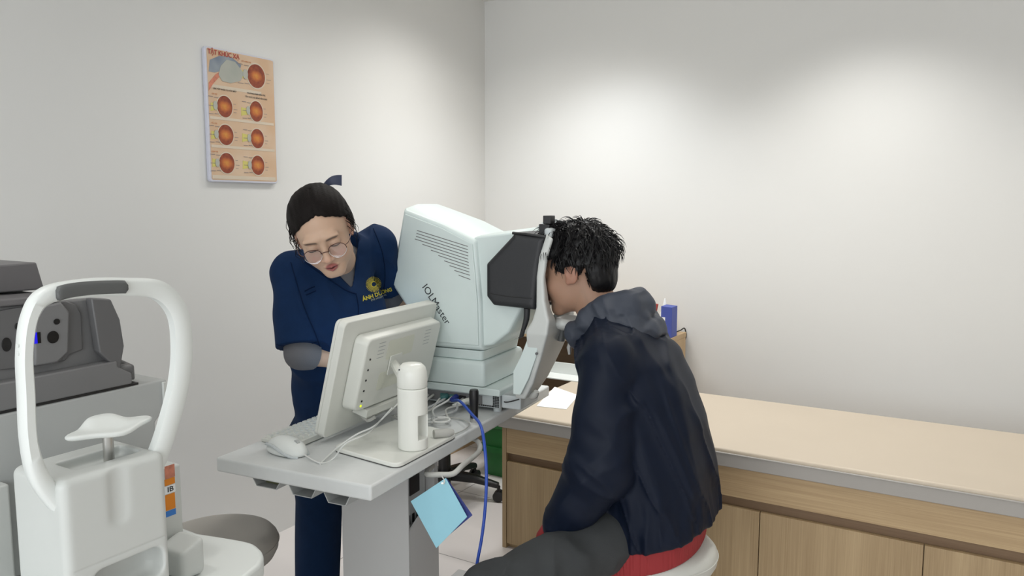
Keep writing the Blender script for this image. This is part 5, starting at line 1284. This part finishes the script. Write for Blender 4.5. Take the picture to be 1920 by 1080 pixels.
# hood and collar
def f_hood(p):
    P1 = [mT(q_) for q_ in ((.262, .655, 1.000), (.268, .648, 1.035), (.305, .640, 1.070), (.360, .655, 1.100), (.405, .690, 1.115), (.422, .745, 1.112), (.405, .81, 1.105), (.345, .845, 1.08), (.27, .83, 1.03))]
    d = chain(p, P1, [.018, .022, .027, .033, .038, .040, .038, .032, .022], k=.03)
    P2 = [mT(q_) for q_ in ((.330, .622, 1.035), (.380, .635, 1.052), (.420, .665, 1.050), (.444, .715, 1.032), (.446, .78, 1.032), (.42, .84, 1.05), (.37, .87, 1.05))]
    d = smin(d, chain(p, P2, [.016, .028, .036, .040, .040, .034, .02], k=.03), .010)
    P3 = [mT(q_) for q_ in ((.350, .640, 1.085), (.398, .655, 1.088), (.432, .700, 1.080), (.436, .76, 1.080))]
    d = smin(d, chain(p, P3, [.012, .020, .024, .024], k=.02), .006)
    a = np.stack([p[:, 0] * 26 + p[:, 2] * 16, p[:, 1] * 10, (p[:, 2] - p[:, 0] * .4) * 26], 1)
    d = d - .0055 * sharp(vnoise(a), 1.7) - .0015 * vnoise(a * 2.2 + 3) - .005 * crease(vnoise(np.stack([p[:, 0] * 9 + 2, p[:, 1] * 7, (p[:, 2] + p[:, 0] * .5) * 34], 1)), 5.)
    return smax(d, -cap(p, nbm + [-.02, 0, -.02], HM.w((0, -.02, -.02)), .060, .070), .006)
hd_ = Mt.part('hood', surf(f_hood, (.20, .56, .95), (.57, .93, 1.20), .0034), M['hood'], parent=jk, smooth='all')
Mt.part('hood_toggle', MB().tube([(.395, .598, 1.018), (.402, .594, 1.008)], .0038, 10), M['gsilver'], parent=hd_, smooth=True)
Mt.part('zip_end', MB().tube([(.248, .652, 1.005), (.242, .655, .985), (.245, .652, .965)], [.006, .007, .004], 10), M['gsilver'], parent=jk, smooth=True)
# trousers
def f_trous(p):
    d = chain(p, [plm + [.02, 0, .0], plm + [-.02, 0, -.02]], [.105, .10], (0, 1, 0), 1.3)
    for h_, k_, a_ in ((hmL, KmL, AmL), (hmR, KmR, AmR)):
        d = smin(d, chain(p, [h_, k_ + [0, 0, -.005], a_ + [0, 0, .02]], [.082, .078, .066], k=.02), .03)
    a = np.stack([p[:, 0] * 14 + p[:, 1] * 9, p[:, 1] * 14 - p[:, 0] * 8, p[:, 2] * 10], 1)
    d = d - .008 * sharp(vnoise(a), 1.6)
    d = smax(d, .08 - p[:, 2], .004)
    return smax(d, -(np.maximum(.436 - p[:, 2], np.hypot(p[:, 0] - .512, p[:, 1] - .70) - .192)), .006)
Mt.part('trousers', surf(f_trous, (-.12, .14, .04), (.70, 1.10, .72), .006), M['trousers'], smooth='all')
for a_ in (AmL, AmR):
    f_s = lambda p, a_=a_: smax(smin(cap(p, a_ + [0, 0, -.045], a_ + mT((-.15, 0, -.056)), .042, .035), cap(p, a_ + mT((.03, 0, -.045)), a_ + [0, 0, -.01], .04, .04), .02), .002 - p[:, 2], .003)
    Mt.part('shoe', surf(f_s, a_ - [.24, .1, .1], a_ + [.12, .1, .06], .005), M['shoe'], smooth='all')
# hair: a tousled mop
def f_mhair(p):
    q = HM.l(p); x, y, zz = q[:, 0], q[:, 1], q[:, 2]; ax = np.abs(x)
    d = ell(q, (0, -.022, .046), (.084, .103, .090)); d = smin(d, ell(q, (0, -.064, -.018), (.072, .054, .068)), .03)
    d = smin(d, ell(q, (0, .035, .075), (.070, .050, .050)), .03)
    d = smax(d, -(np.maximum(-(y - .040 + zz * .25), zz - .052)), .012)             # face
    d = smax(d, -(np.maximum(-(y - .022), np.maximum(zz + .0, -1))), .008)           # sideburns end
    d = smax(d, -ell(np.stack([ax, y, zz], 1), (.088, -.008, -.012), (.020, .026, .032)), .008)   # round the ear
    d = smax(d, -(np.maximum(zz + .012 + (y + .03) * 1.0, -(y + .055))), .010)
    d = smax(d, (-.088 - zz) - (y + .03) * .15, .01)
    up = np.clip((zz + .02) / .06, 0, 1)
    g = .006 * sharp(vnoise(np.stack([x * 38, y * 26 + zz * 10, zz * 34], 1)), 1.6) * up + .002 * sharp(vnoise(np.stack([x * 120, y * 110, zz * 30], 1)), 1.5)
    return (d - g) * HM.k
hv3, hf3 = surf(f_mhair, HM.c - [.22, .15, .18], HM.c + [.22, .15, .22], .0032)
hm_ = Mt.part('hair', (hv3, hf3), M['hair'], smooth='all')
tf_m = MB(); rnd = random.Random(11); lv3 = HM.l(hv3)
bm3 = BVHTree.FromPolygons([tuple(v) for v in hv3], [tuple(f) for f in hf3])
for i in range(2600):
    k_ = rnd.randrange(len(hv3)); q_ = lv3[k_]
    up = min(max((q_[2] + .02) / .07, 0), 1)
    if q_[2] < -.03 and rnd.random() < .5: continue
    if q_[1] > .03 and q_[2] < .05: continue
    if q_[1] > .055: continue
    loc_, no_, _, _ = bm3.find_nearest(Vector(hv3[k_])); n_ = np.array(no_)
    if n_ @ (hv3[k_] - HM.w((0, -.02, .03))) < 0: n_ = -n_
    down = np.array([rnd.uniform(-.2, .25), rnd.uniform(-.2, .2), -1.0]); swirl = np.cross(n_, [0, 0, 1.0]) * rnd.uniform(-.9, .9)
    L = rnd.uniform(.020, .044) * (.45 + .75 * up); a0 = hv3[k_] - n_ * .004
    tdir = down - n_ * (down @ n_); tdir = tdir / (np.linalg.norm(tdir) + 1e-6)
    lift = rnd.uniform(.25, .75) * up + .08
    p1 = a0 + (tdir * .6 + n_ * lift + swirl * .5) * L * .5; p2 = p1 + (tdir * .9 + n_ * (lift * .3) + swirl * .5) * L * .35; p3 = p2 + (tdir * 1.0 - n_ * .25 + swirl * .2) * L * .3
    tf_m.tube([a0, p1, p2, p3], [.0017, .0015, .0010, .0002], 3, smooth=2)
Mt.part('locks', tf_m, M['hair'], parent=hm_, smooth=True)['kind'] = 'stuff'
